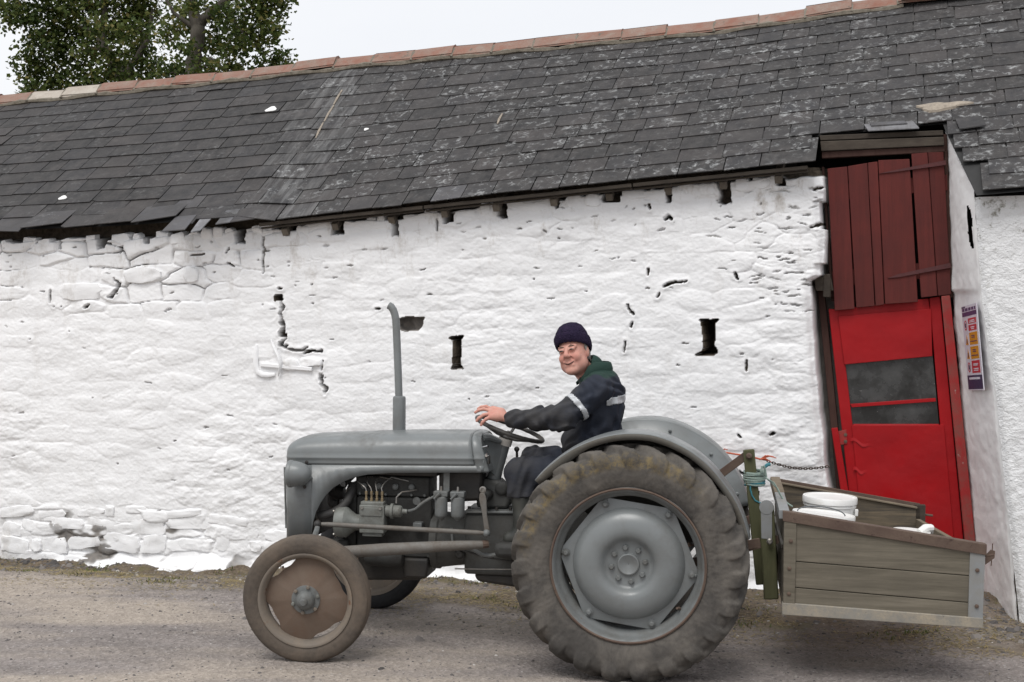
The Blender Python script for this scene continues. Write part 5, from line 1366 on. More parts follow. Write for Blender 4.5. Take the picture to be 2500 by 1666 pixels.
# ------------------------------------------------------------------ mudguards
def mudguard(s):
    a0, a1 = math.radians(12), math.radians(141); n = 44; C0 = (.0, .655)
    ang = np.linspace(a1, a0, n)
    rad = lambda a: float(np.interp(math.degrees(a), [10, 22, 42, 59, 80, 95, 110, 130, 142], [.655, .657, .664, .680, .692, .685, .674, .664, .664])-(.038 if s > 0 else 0)) if s < 0 else max(.652, float(np.interp(math.degrees(a), [10, 59, 80, 110, 142], [.64, .650, .658, .652, .64])))
    # top sheet, from inner plate outwards with a turned lip
    mb = MB(); secs = []
    for a in ang:
        r = rad(a); c, sn = math.cos(a), math.sin(a)
        secs.append([(C0[0]+(r+dr)*c, s*y, C0[1]+(r+dr)*sn) for y, dr in ((.50, -.004), (.515, .002), (.58, .004), (.66, .005), (.715, .003), (.735, .0), (.741, .001), (.746, -.002), (.744, -.006))])
    mb.loft(secs, False, False)
    top = mb.build('mudguard', G, trac, True, 60, solid=.004)
    sk = MB().loft([[(C0[0]+(rad(a)-d)*math.cos(a), s*y, C0[1]+(rad(a)-d)*math.sin(a)) for d, y in ((.002, .7495), (.014, .750), (.034+.016*math.sin(math.pi*min(1, i/10)), .747))] for i, a in enumerate(ang)], False, False)
    sk.build('skirt', MT['underfender'], top, True, 60, solid=.003)
    mb = MB(); m = len(ang)
    inner = [(C0[0]+(rad(a)-.004)*math.cos(a), s*.50, C0[1]+(rad(a)-.004)*math.sin(a)) for a in ang]
    low = [(p[0], s*.50, max(.56, min(p[2], .66))) for p in inner]
    P = inner+[(C0[0]+.3*(p[0]-C0[0]), s*.50, C0[1]+.3*(p[2]-C0[1])) for p in inner]
    mb.add(P, [(i, i+1, m+i+1, m+i) for i in range(m-1)])
    mb.build('inner_plate', G if s > 0 else MT['underfender'], top, True, 60, solid=.004)  # near plate coloured darker to hold the shade under the guard
    for a in (20, 48, 76, 104, 128):
        a = math.radians(a); c = (C0[0]+(rad(a)-.05)*math.cos(a), s*.50, C0[1]+(rad(a)-.05)*math.sin(a))
        MB().lathe([(.011, -s*.003), (.011, -s*.008), (.006, -s*.013)], c, 'Y', 10).build('bolt', G, top)
        MB().lathe([(.011, s*.003), (.011, s*.008), (.006, s*.013)], c, 'Y', 10).build('bolt', G, top)
    b = MB(); pts = [(C0[0]+(rad(a)-.075)*math.cos(a), s*.508, C0[1]+(rad(a)-.075)*math.sin(a)) for a in ang[4:-3]]
    b.tube(pts, .007, 6).build('stiffener', MT['underfender'] if s < 0 else G, top)
mudguard(-1); mudguard(1)
# pan seat on its spring
seat = MB(); secs = []
for k in range(9):
    t = k/8; x = -.36+.40*t; w = .10+.13*math.sin(math.pi*min(1, t*.75+.15)); z = .97+.10*max(0, (t-.72)/.28)**1.5
    secs.append([(x, w*c, z+.05*abs(c)**2.5) for c in np.linspace(-1, 1, 11)])
seat.loft(secs, False, False).build('seat', GM, trac, True, 60, solid=.006)
MB().beam((-.42, 0, .82), (-.1, 0, .955), .05, .012).build('seat_spring', GM, trac)
# three-point linkage
MB().beam((.24, 0, .86), (.615, -.09, 1.165), .012, .048, (0, 0, 1)).build('top_link', MT['rust'], trac, bevel=.003)
for s, z in ((-1, .705), (1, .74)): MB().beam((.02, s*.30, .47), (.70, s*.36+(.0 if s < 0 else .05), z), .014, .052, (0, 0, 1)).build('lower_link', MT['rust'], trac, bevel=.003)
for s in (-1, 1): MB().tube([(.30, s*.33, .57), (.18, s*.24, .93)], .013, 8).build('lift_rod', GB, trac)
MB().tube([(.10, -.26, .92), (.10, .26, .92)], .03, 12).build('lift_shaft', GB, trac)
# ------------------------------------------------------------------ wooden transport box on the tractor's linkage
TMI = np.array([TX, TA, TZ])
def tl(px, py, ly):
    """spot of the photograph (full size) -> tractor-local point at lateral distance ly"""
    d = TMI @ ray(px, py); c = TMI @ (CC-TO); q = c+d*((ly-c[1])/d[1]); return Vector(q)
c4 = lambda x, y, ly: tl(1740+x/3.136, 1060+y/3.136, ly)
tbox = empty('transport_box', TM, 'weathered wooden carrying box with rusty rim hung behind the tractor', 'box')
YN, YF = -.58, .56
NTF, NBF, NBR, NTR = c4(548, 590, YN), c4(535, 1372, YN), c4(2068, 1478, YN), c4(2090, 845, YN)
FTF, FTR = c4(478, 348, YF), c4(1592, 545, YF)
FBF, FBR = FTF-Vector((.0, 0, .50)), FTR-Vector((0, 0, .40))
def nb(s, t, dy=0.0):
    a = NBF.lerp(NBR, s); b = NTF.lerp(NTR, s); p = a.lerp(b, t); p.y = YN+dy; return p
def slabn(s0, s1, t00, t01, t10, t11, y0, y1):
    """near-side slab: between s0..s1, bottom t00 -> t01, top t10 -> t11"""
    return MB().hexa([nb(s0, t00, y0), nb(s1, t01, y0), nb(s1, t01, y1), nb(s0, t00, y1), nb(s0, t10, y0), nb(s1, t11, y0), nb(s1, t11, y1), nb(s0, t10, y1)])
for q in ((.524, .602, .925, .90), (.266, .282, .516, .594), (.10, .108, .258, .274)):
    slabn(.05, .945, *q, 0, .028).build('plank', MT['plank'], tbox, bevel=.003)
slabn(0, .062, 0, 0, .93, .925, -.012, .04).build('corner_post', MT['plank'], tbox, bevel=.004)
slabn(.925, .998, .0, 0, .89, .875, -.008, .035).build('corner_strap', MT['galv'], tbox, bevel=.002)
slabn(-.004, 1.0, -.012, -.012, .108, .112, -.014, .03).build('bottom_rail', MT['mudrail'], tbox, bevel=.004)
slabn(-.008, 1.004, .905, .875, 1.0, 1.0, -.016, -.010).build('rim_angle', MT['rust'], tbox, bevel=.002)
mb = slabn(-.008, 1.004, .992, .990, 1.004, 1.004, -.0155, .04); mb.build('rim_angle', MT['rust'], tbox, bevel=.002)
bolts = MB()
for s, t in ((.035, .72), (.03, .45), (.03, .2), (.962, .68), (.965, .25)):
    MB().lathe([(.011, 0), (.011, -.004), (.006, -.007)], nb(s, t, -.012), 'Y', 10).build('bolt', MT['rust'], tbox)
# far side, tail board, front and floor
def slab8(a, b, c, d, th, name, mat, bevel=.003):
    """a b c d: quad corners (bottom front, bottom rear, top rear, top front), thickness vector th"""
    return MB().hexa([a, b, b+th, a+th, d, c, c+th, d+th]).build(name, mat, tbox, bevel=bevel)
up = lambda p, dz: p+Vector((0, 0, dz))
m0, m1 = up(FTF, -.20), up(FTR, -.20)
slab8(up(m0, .004), up(m1, .004), up(FTR, -.02), up(FTF, -.02), Vector((0, .03, 0)), 'plank', MT['plank_dark'])
slab8(FBF, FBR, up(m1, 0), up(m0, 0), Vector((0, .03, 0)), 'plank', MT['plank_dark'])
MB().beam(up(FTF, -.016), up(FTR, -.016)-Vector((.02, 0, 0)), .03, .012).build('pale_edge', MT['plank_pale'], tbox, bevel=.003)
slab8(up(FTF, -.035)+Vector((0, .032, 0)), up(FTR, -.035)+Vector((0, .032, 0)), up(FTR, .006)+Vector((0, .032, 0)), up(FTF, .006)+Vector((0, .032, 0)), Vector((0, .006, 0)), 'rim_angle', MT['rust'])
slab8(FBR+Vector((-.03, 0, 0)), FBR+Vector((.03, 0, 0)), FTR+Vector((.03, 0, 0)), FTR+Vector((-.03, 0, 0)), Vector((0, .045, 0)), 'corner_post', MT['wood_dark'])
a, b = NBR.copy(), NTR.copy(); a.y = b.y = YN+.03
ft = up(FTR, -.085); nt2 = up(b, -.03)-Vector((.06, 0, 0))
slab8(a-Vector((.06, 0, 0)), FBR, ft, nt2, Vector((-.028, 0, 0)), 'tail_board', MT['plank_pale'])
nf0, nf1 = NBF.copy(), NTF.copy(); nf0.y = nf1.y = YN+.03
slab8(nf0+Vector((.03, 0, 0)), FBF+Vector((.03, 0, 0)), up(FTF, -.05)+Vector((.03, 0, 0)), up(nf1, -.045)+Vector((.03, 0, 0)), Vector((-.028, 0, 0)), 'front_board', MT['plank'])
MB().beam(nf1+Vector((-.0, -.02, -.02)), FTF.lerp(nf1, .5)+Vector((0, 0, -.015)), .055, .05).build('front_angle', MT['galv'], tbox, bevel=.003)
MB().beam(FTF.lerp(nf1, .5)+Vector((0, 0, -.012)), FTF+Vector((0, .02, -.012)), .06, .055).build('front_rail', MT['plank_pale'], tbox, bevel=.006)
slab8(nf0+Vector((0, 0, .03)), NBR+Vector((-.03, .03, .03)), FBR+Vector((0, 0, .03)), FBF+Vector((0, 0, .03)), Vector((0, 0, .02)), 'floor', MT['plank_dark'])
# headstock: two mossy posts, brace, pins
pa0, pa1 = c4(275, 118, -.10), c4(375, 1150, -.16)
pst = MB().beam(pa0, pa1, .07, .066, (1, 0, 0)).build('headstock_post', MT['post_green'], tbox, bevel=.008)
pb0, pb1 = c4(412, 545, -.34), c4(448, 1262, -.36)
MB().beam(pb0, pb1, .06, .082, (1, 0, 0)).build('headstock_post', MT['post_green'], tbox, bevel=.008)
MB().lathe([(.040, 0), (.040, -.006)], c4(412, 560, -.375), 'Y', 20).build('post_plate', MT['galv'], tbox)
slab8(c4(372, 800, -.374), c4(455, 810, -.374), c4(455, 560, -.374), c4(368, 560, -.374), Vector((0, -.005, 0)), 'post_plate', MT['galv'])
MB().beam(c4(470, 640, -.2), c4(535, 860, -.45), .012, .022).build('brace_bar', MT['steel'], tbox)
MB().beam(pb0+Vector((0, .1, -.1)), pb1+Vector((.02, .62, .05)), .06, .07, (1, 0, 0)).build('headstock_post', MT['post_green'], tbox, bevel=.008)
MB().beam(c4(430, 860, -.2), c4(430, 860, .4), .05, .05).build('cross_bar', MT['post_green'], tbox, bevel=.005)
for x, y, ly, m in ((278, 168, -.145, 'rust'), (437, 822, -.40, 'steel')):
    MB().lathe([(.018, 0), (.018, -.010), (.010, -.018)], c4(x, y, ly), 'Y', 12).build('pin', MT[m], tbox)
MB().lathe([(.026, 0), (.026, -.008)], c4(478, 810, -.33), 'Y', 14).build('link_eye', MT['rust'], tbox)
MB().beam(c4(365, 830, -.36), c4(265, 850, -.36), .014, .052, (0, 0, 1)).build('drop_strap', MT['rust'], tbox, bevel=.003)
# hook and wing bolt on the tail
hk = nb(1.0, .86, .02)
MB().tube([hk, hk+Vector((.02, 0, .0)), hk+Vector((.045, 0, .005))], .009, 8).build('tail_hook', MT['rust'], tbox)
MB().prism([(hk.x+.004, hk.z-.05), (hk.x+.05, hk.z-.012), (hk.x+.052, hk.z+.025), (hk.x+.03, hk.z+.03), (hk.x+.004, hk.z+.0)], hk.y-.006, hk.y+.006).build('tail_hook', MT['rust'], tbox)
MB().tube([hk+Vector((.034, 0, -.055)), hk+Vector((.04, 0, .065))], .003, 6).build('tail_pin', MT['rust'], tbox)
fk = up(FTR, -.06)+Vector((.03, .02, 0))
MB().tube([fk, fk+Vector((.045, 0, -.005))], .007, 6).build('tail_hook', MT['rust'], tbox)
# rope round the post
rp_ = empty('rope', TM @ Matrix.Translation(c4(320, 330, -.1)), 'pale green rope wound round the mossy post behind the rear wheel', 'rope')
o_ = c4(320, 330, -.1)
def inrope(mb, name, m): ob = mb.build(name, MT[m], rp_); return ob
for k in range(8):
    c = c4(318+4*math.sin(k*2.1), 290+k*12.5, -.105)-o_; tx, ty = .05*math.sin(k*3.3), .10*math.cos(k*1.7)
    ring = [c+Vector((.056*math.cos(a)*(1+.05*math.sin(k*5)), .056*math.sin(a), .056*math.cos(a)*tx+.056*math.sin(a)*ty)) for a in np.linspace(0, 2*math.pi, 25)]
    inrope(MB().tube(ring, .0075, 7, False), 'rope_turn', 'rope_green')
for k in range(2):
    c = c4(322, 375+k*10, -.105)-o_; ring = [c+Vector((.057*math.cos(a), .057*math.sin(a), .012*math.cos(a+k))) for a in np.linspace(0, 2*math.pi, 25)]
    inrope(MB().tube(ring, .005, 6, False), 'twine_turn', 'rope_blue')
def rpath(pts, ly0, ly1, r, m, name='rope_end'):
    n = len(pts); P = [c4(x, y, ly0+(ly1-ly0)*i/(n-1))-o_ for i, (x, y) in enumerate(pts)]
    inrope(MB().tube(P, r, 7), name, m)
rpath([(370, 290), (378, 250), (392, 245), (402, 285), (408, 330)], -.17, -.15, .007, 'rope_green')
rpath([(408, 335), (450, 370), (490, 410), (515, 460), (540, 500), (585, 540), (610, 555)], -.16, -.25, .005, 'rope_green')
rpath([(410, 340), (470, 372), (505, 430), (528, 480), (560, 530)], -.17, -.24, .003, 'rope_green')
rpath([(290, 385), (288, 420), (300, 470), (325, 510), (370, 530)], -.155, -.16, .005, 'rope_blue')
rpath([(395, 255), (420, 235), (440, 232)], -.15, -.14, .010, 'rope_blue')
# tubs
def tub(c, r, hgt, tilt, label, lid=True):
    t = empty('tub', TM @ Matrix.Translation(Vector(c)) @ Matrix.Rotation(tilt[0], 4, 'X') @ Matrix.Rotation(tilt[1], 4, 'Y'), label, 'tub', 'white plastic tubs in the wooden box')
    pr = [(r*.86, -hgt), (r*.88, -hgt+.006), (r*.94, -.05), (r*.97, -.048), (r*.97, -.036), (r*.945, -.034), (r*.95, .0)]
    MB().lathe(pr if lid else pr+[(r*.90, .0), (r*.86, -hgt*.6), (.001, -hgt*.6)], (0, 0, 0), 'Z', 40).build('tub_body', MT['white_plastic'], t, True, 40)
    if lid:
        MB().lathe([(r*1.0, -.030), (r*1.005, -.002), (r*.985, .006), (r*.93, .006), (r*.925, .0005), (r*.88, .0), (.001, .002)], (0, 0, 0), 'Z', 40).build('lid', MT['white_plastic'], t, True, 40)
    else:
        MB().lathe([(r*.95, -.012), (r*1.0, -.01), (r*1.0, .002), (r*.93, .002)], (0, 0, 0), 'Z', 40).build('rim', MT['white_plastic'], t, True, 40)
    return t
t1 = tub(c4(898, 482, .12), .158, .30, (0, .03), 'lidded white plastic tub standing highest in the wooden box')
MB().box((.150, -.055, -.075), (.02, .03, .04)).build('handle_lug', MT['white_plastic'], t1, bevel=.004)
t2 = tub(c4(850, 612, -.27), .175, .28, (-.04, .08), 'lidded white plastic tub with wire handle across its lid, nearest the box front')
P = [(-.13*math.cos(a)-.02, -.10+.02*math.sin(a), .012+.035*math.sin(a)) for a in np.linspace(0, math.pi, 14)]
MB().tube(P, .0035, 6).build('wire_handle', MT['wire'], t2)
t3 = tub(c4(1520, 742, -.22), .105, .20, (.0, .06), 'small open white plastic tub low at the back of the wooden box', False)
MB().tube([(.04, -.03, .0), (.075, .0, .022), (.105, .03, .02), (.11, .06, -.005)], [.02, .024, .024, .018], 10).build('spout', MT['white_plastic'], t3)
# ------------------------------------------------------------------ driver, in the tractor's local axes
yw, rl, pt = math.radians(17), math.radians(13), math.radians(-5)
fwd = Vector((-math.sin(yw), -math.cos(yw), -math.sin(pt))).normalized()
sde = Vector((math.cos(yw), -math.sin(yw), 0)); upv = sde.cross(fwd).normalized()
if upv.z < 0: upv = -upv
sde, upv = sde*math.cos(rl)+upv*math.sin(rl), upv*math.cos(rl)-sde*math.sin(rl)
HC = Vector((-.396, -.03, 1.742))
HK = 1.06
def hp(a, b, c): return HC+(sde*a+fwd*b+upv*c)*HK
HR = np.array([list(sde), list(fwd), list(upv)]).T
S = SDF((-.99, -.37, .60), (-.04, .37, 1.93), .0045)
E3 = lambda a, b, c, r, k=.012, cut=False: S.ell(hp(a, b, c), [v*HK for v in r], k, HR, cut)
Cp = lambda p, q, ra, rb, k=.01, cut=False: S.cap(hp(*p), hp(*q), ra*HK, rb*HK, k, cut)
# torso, arms and legs under the clothes
S.ell((-.25, 0, 1.40), (.10, .155, .22), .03).ell((-.24, 0, 1.12), (.12, .15, .17), .05)
S.cap((-.25, -.15, 1.545), (-.25, .15, 1.545), .06, .06, .05)
NSH, NEL, NWR = (-.245, -.19, 1.535), (-.42, -.285, 1.385), (-.742, -.205, 1.353)
FSH, FEL, FWR = (-.245, .19, 1.535), (-.45, .27, 1.32), (-.665, .13, 1.312)
for a, b, c in ((NSH, NEL, NWR), (FSH, FEL, FWR)): S.cap(a, b, .055, .045, .03).cap(b, c, .045, .030, .02)
NHP, NKN, NAN = (-.22, -.10, 1.06), (-.685, -.21, 1.045), (-.655, -.23, .72)
FHP, FKN, FAN = (-.22, .10, 1.06), (-.66, .19, 1.07), (-.66, .24, .72)
for a, b, c in ((NHP, NKN, NAN), (FHP, FKN, FAN)): S.cap(a, b, .085, .062, .03).cap(b, c, .055, .040, .02)
S.cap((-.655, -.23, .72), (-.70, -.23, .69), .035, .03, .02).cap((-.66, .24, .72), (-.70, .245, .69), .035, .03, .02)
# head
S.cap((-.275, 0, 1.56), hp(0, -.03, -.06), .066, .058, .03)
E3(0, -.008, .035, (.077, .096, .088), .02); E3(0, .026, -.038, (.071, .073, .088), .03); E3(0, .072, -.104, (.034, .026, .022), .03)
for s in (-1, 1):
    E3(s*.047, .022, -.068, (.026, .038, .032), .03); E3(s*.037, .074, -.030, (.026, .021, .022), .022); E3(s*.076, -.008, -.004, (.010, .020, .033), .008)
    E3(s*.031, .106, .010, (.018, .013, .0095), .010, True)
    E3(s*.031, .094, .010, (.016, .010, .011), .006)
    E3(s*.0135, .108, -.026, (.0095, .011, .009), .008)
    Cp((s*.016, .099, -.032), (s*.042, .083, -.062), .0045, .0035, .008, True)
Cp((-.046, .083, .027), (.046, .083, .027), .011, .011, .016); Cp((0, .097, .020), (0, .119, -.020), .0085, .0135, .012)
Cp((-.030, .086, -.054), (0, .0975, -.064), .0045, .0052, .012); Cp((.030, .086, -.054), (0, .0975, -.064), .0045, .0052, .012)
Cp((-.022, .090, -.075), (.022, .090, -.075), .0062, .0062, .012)
Cp((-.034, .096, -.060), (0, .1085, -.0715), .0028, .0032, .004, True); Cp((.034, .096, -.060), (0, .1085, -.0715), .0028, .0032, .004, True)
# near hand, fingers just lifting off the rim; far hand closed round it
HS = 1.2
def hq(x, y, z): return (NWR[0]+(x-NWR[0])*HS, NWR[1]+(y-NWR[1])*HS, NWR[2]+.004+(z-NWR[2])*HS)
S.cap(NWR, hq(-.80, -.185, 1.372), .032, .040, .02, flat=((0, .25, 1), 1.35)); S.cap(hq(-.80, -.205, 1.366), hq(-.838, -.210, 1.362), .029, .021, .02); S.cap(hq(-.80, -.165, 1.38), hq(-.842, -.148, 1.391), .030, .022, .02)
S.cap(hq(-.842, -.18, 1.380), hq(-.842, -.155, 1.388), .023, .023, .015)
for ch in (((-.838, -.214, 1.364), (-.862, -.221, 1.352), (-.880, -.222, 1.336), (-.888, -.221, 1.322)), ((-.848, -.193, 1.376), (-.880, -.198, 1.370), (-.903, -.200, 1.354), (-.914, -.199, 1.340)),
           ((-.850, -.167, 1.388), (-.886, -.166, 1.396), (-.912, -.165, 1.389), (-.928, -.164, 1.378)), ((-.846, -.142, 1.392), (-.880, -.136, 1.406), (-.904, -.133, 1.403), (-.920, -.131, 1.394)),
           ((-.785, -.145, 1.366), (-.808, -.118, 1.350), (-.830, -.112, 1.334))):
    r = .0112
    for p, q in zip(ch[:-1], ch[1:]): S.cap(hq(*p), hq(*q), r, r*.93, .005); r *= .93
S.cap(FWR, (-.715, .10, 1.318), .030, .036, .02); S.cap((-.715, .10, 1.318), (-.745, .09, 1.325), .034, .028, .02)
for dy in (-.02, .0, .02, .04):
    S.cap((-.745, .09+dy, 1.33), (-.772, .085+dy, 1.318), .0105, .010, .006).cap((-.772, .085+dy, 1.318), (-.776, .085+dy, 1.293), .010, .009, .006)
S.cap((-.72, .07, 1.315), (-.748, .055, 1.295), .012, .010, .008)
V, F = S.mesh(); V = smooth_mesh(V, F, 1, .4)
q = (V-np.array(HC)) @ HR/HK
hairm = sstep(-.01, -.03, q[:, 1])*sstep(-.075, -.05, q[:, 2])*sstep(.03, .0, np.abs(np.abs(q[:, 0])-.06)-.03)*(V[:, 2] > 1.64)
hairm = np.maximum(hairm*.0, sstep(-.035, -.055, q[:, 1])*sstep(-.085, -.06, q[:, 2]))*(V[:, 2] > 1.62)
bl = np.exp(-((np.abs(q[:, 0])-.040)/.022)**2-((q[:, 2]+.030)/.024)**2)*(q[:, 1] > .03)+np.exp(-(q[:, 0]/.016)**2-((q[:, 2]+.018)/.016)**2)*(q[:, 1] > .09)*.8+.35*(V[:, 0] < -.8)
person = grid_obj('person', V, F, MT['skin'], None, None, {'hair': hairm, 'blush': np.clip(bl*.5, 0, .45)})
person.matrix_world = TM
tag(person, 'smiling driver in purple knitted hat and navy overalls seated at the tractor wheel', 'person')
def feat(pts, r, name, m, seg=8): return MB().tube([hp(*p) for p in pts], r, seg).build(name, MT[m], person)
for s in (-1, 1):
    feat([(s*.031-.014, .1035, .0085), (s*.031-.005, .1055, .0105), (s*.031+.005, .1055, .0105), (s*.031+.014, .1035, .0085)], [.0012, .0042, .0042, .0012], 'eye', 'eye')
    feat([(s*.031-.018, .098, .029), (s*.031, .1015, .0335), (s*.031+.018, .095, .029)], [.0012, .0040, .0012], 'eyebrow', 'brow')
feat([(-.035, .0890, -.0525), (-.026, .0960, -.0595), (-.013, .1030, -.0665), (0, .1050, -.0690), (.013, .1030, -.0665), (.026, .0960, -.0595), (.035, .0890, -.0525)], [.0012, .0022, .0030, .0033, .0030, .0022, .0012], 'mouth', 'mouth')
hb = MB(); rh = random.Random(3)
for k in range(70):
    s = 1 if k % 4 else -1; b0 = rh.uniform(.0, .022) if k % 3 else rh.uniform(-.085, -.02); c0 = rh.uniform(.012, .04) if k % 3 else rh.uniform(-.045, .02)
    a0 = s*(.0775 if b0 > -.02 else .070-.25*max(0, -.05-b0)); l = rh.uniform(.012, .028)
    hb.tube([hp(a0, b0, c0), hp(a0*1.03, b0-.004, c0-l*.5), hp(a0*1.0, b0-.008, c0-l)], [.004, .0036, .001], 5)
hb.ball(hp(.050, -.055, -.028), .026, 12); hb.ball(hp(-.04, -.06, -.028), .026, 12); hb.ball(hp(.015, -.075, -.032), .026, 12)
hb.build('hair', MT['hair'], person, kind='stuff')
# knitted hat: ribbed crown and turned-up brim
def hat_ring(c, ra, rb, rib, n=96):
    P = []
    for k in range(n):
        a = 2*math.pi*k/n; m = 1+rib*math.cos(a*24); x, y = ra*m*math.cos(a), rb*m*math.sin(a)-.006
        P.append(hp(x, y, c+.30*y*max(0, 1-max(0, c-.06)*9)-.006+.0018*math.sin(a*24+c*400)))
    return P
hat = MB().loft([hat_ring(c, ra, rb, rb_) for c, ra, rb, rb_ in ((.085, .090, .108, .004), (.100, .0895, .1065, .010), (.120, .085, .101, .014), (.140, .074, .088, .016), (.158, .062, .072, .018), (.172, .040, .047, .02), (.179, .014, .016, .02), (.180, .002, .002, 0))], True, True).build('hat', MT['knit'], person, True, 80)
MB().loft([hat_ring(c, ra, rb, rb_) for c, ra, rb, rb_ in ((.040, .083, .100, 0), (.030, .089, .106, .006), (.034, .096, .114, .010), (.050, .100, .118, .012), (.070, .101, .119, .012), (.088, .0985, .116, .012), (.098, .093, .111, .010), (.098, .088, .106, .0))], True, False).build('hat_brim', MT['knit'], hat, True, 80)
# jacket
J = SDF((-.80, -.42, .98), (-.02, .42, 1.74), .0068)
J.ell((-.25, 0, 1.42), (.150, .20, .205), .02).ell((-.285, 0, 1.19), (.185, .195, .17), .07).ell((-.225, 0, 1.50), (.118, .18, .15), .05)
J.cap((-.245, -.15, 1.555), (-.245, .15, 1.555), .074, .074, .06); J.cap((-.265, 0, 1.58), (-.30, -.01, 1.655), .092, .080, .05)
for a, b, c, k in ((NSH, NEL, NWR, 1), (FSH, FEL, FWR, .95)):
    a, b, c = map(np.array, (a, b, c)); e = c+(b-c)*.06
    J.cap(a, b, .090*k, .077*k, .045).cap(b, e, .077*k, .053*k, .03); J.cap(c+(b-c)*.02, c+(b-c)*.13, .049*k, .050*k, .012)
    J.cap(c+(b-c)*.18, c+(b-c)*.22, .055, .055, .015)
g = np.stack(np.meshgrid(*[J.lo[k]+J.h*np.arange(J.n[k]) for k in range(3)], indexing='ij'), -1)
xx, yy, z3 = g[..., 0], g[..., 1], g[..., 2]
fold = .0085*(np.abs(np.sin(23*(xx*.75+z3*.9)+2.5*np.sin(17*z3+9*yy)+1.5*np.sin(23*xx)))-.6)+.003*np.sin(46*(xx*.75+z3*.9)+5*np.sin(17*z3+9*yy)+3*np.sin(23*xx))+.0045*np.sin(70*(z3*.8-xx*.7)+4*np.sin(21*yy+13*z3))+.004*np.sin(31*z3+11*yy+6*np.sin(19*xx))
J.D += (fold*sstep(1.66, 1.55, z3)).astype(np.float32)
J.ell(hp(0, 0, 0), (.07, .075, .10), 0, HR, True) if False else None
J.cap((-.30, -.02, 1.63), hp(0, 0, 0), .070, .075, .004, True)
V, F = J.mesh(); V = smooth_mesh(V, F, 1, .35)
grn = np.clip(sstep(1.575, 1.60, V[:, 2]-.25*(V[:, 0]+.25)+.35*np.minimum(0, V[:, 1]+.12)*0)*sstep(.225, .20, np.abs(V[:, 1])+.0*V[:, 0]), 0, 1)
dst = sstep(-.28, -.42, V[:, 0])*.9
jk = grid_obj('jacket', V, F, MT['navy'], person, None, {'green': grn, 'dust': dst})
def patch_of(V, F, pred, name, m, parent, lift=.004):
    c = V[F].mean(1); sel = pred(c); Fs = F[sel]; ids = np.unique(Fs); mp_ = -np.ones(len(V), int); mp_[ids] = np.arange(len(ids))
    n = np.zeros_like(V); fn = np.cross(V[F[:, 2]]-V[F[:, 0]], V[F[:, 3]]-V[F[:, 1]])
    for k in range(4): np.add.at(n, F[:, k], fn)
    n /= np.linalg.norm(n, axis=1, keepdims=True)+1e-12
    o = grid_obj(name, V[ids]+n[ids]*lift, mp_[Fs], MT[m], parent, None); md = o.modifiers.new('thickness', 'SOLIDIFY'); md.thickness = .003; return o
arm = lambda c, a, b: ((c-np.array(a)) @ (np.array(b)-np.array(a)))/np.dot(np.array(b)-np.array(a), np.array(b)-np.array(a))
near_arm = lambda c: np.linalg.norm(c-np.array(NSH)-np.clip(arm(c, NSH, NEL), 0, 1)[:, None]*(np.array(NEL)-np.array(NSH)), axis=1) < .115
patch_of(V, F, lambda c: near_arm(c) & (np.abs(arm(c, NSH, NEL)-.62) < .06) & (c[:, 1] < -.12), 'reflective_band', 'reflect', jk)
patch_of(V, F, lambda c: (np.abs(c[:, 2]-1.475-.1*(c[:, 0]+.12)) < .022) & (c[:, 0] > -.185) & (np.abs(c[:, 1]) < .2), 'reflective_band', 'reflect', jk)
col = []
for k in range(37):
    a = math.radians(-132+264*k/36)+.25; e = 1-abs(k-18)/18; fr = max(0, -math.cos(a)+.25)/1.25; tp_ = min(1, e*5+.15)
    base = Vector((-.290+.090*math.cos(a), -.005+.084*math.sin(a), 1.632-.085*fr**1.2)); tp = base+Vector((.014*math.cos(a)-.004, .010*math.sin(a), (.062-.02*fr)*tp_))
    d_ = Vector((math.cos(a), math.sin(a), 0))
    col.append([base, base.lerp(tp, .5)+d_*.006, tp, tp+d_*.012+Vector((0, 0, -.006)), base.lerp(tp, .35)+d_*.030, base+d_*.030+Vector((0, 0, -.016))])
co_ = MB().loft(col, False, False).build('collar', MT['navy'], jk, True, 60)
co_.data.attributes.new('green', 'FLOAT', 'POINT').data.foreach_set('value', [1.0]*len(co_.data.vertices))
# trousers and boots
P_ = SDF((-.82, -.36, .78), (-.04, .36, 1.28), .0075)
for a, b, c in ((NHP, NKN, NAN), (FHP, FKN, FAN)):
    a, b, c = map(np.array, (a, b, c)); m = b+(c-b)*.42
    P_.cap(a, b, .118, .084, .04).cap(b, m, .082, .084, .03)
P_.ell((-.21, 0, 1.06), (.15, .19, .12), .04)
g = np.stack(np.meshgrid(*[P_.lo[k]+P_.h*np.arange(P_.n[k]) for k in range(3)], indexing='ij'), -1); xx, yy, z3 = g[..., 0], g[..., 1], g[..., 2]
P_.D += (.009*(np.abs(np.sin(25*(xx*.8-z3*.9)+2*np.sin(19*yy+11*z3)))-.6)+.004*np.sin(38*z3+9*np.sin(14*xx))).astype(np.float32)
zc = .905+.10*(xx+.69); P_.D = np.maximum(P_.D, ((zc-z3)*.95).astype(np.float32))
V, F = P_.mesh(); V = smooth_mesh(V, F, 1, .35)
grid_obj('trousers', V, F, MT['navy'], person, None, {'green': np.zeros(len(V)), 'dust': sstep(-.45, -.72, V[:, 0])*.8})
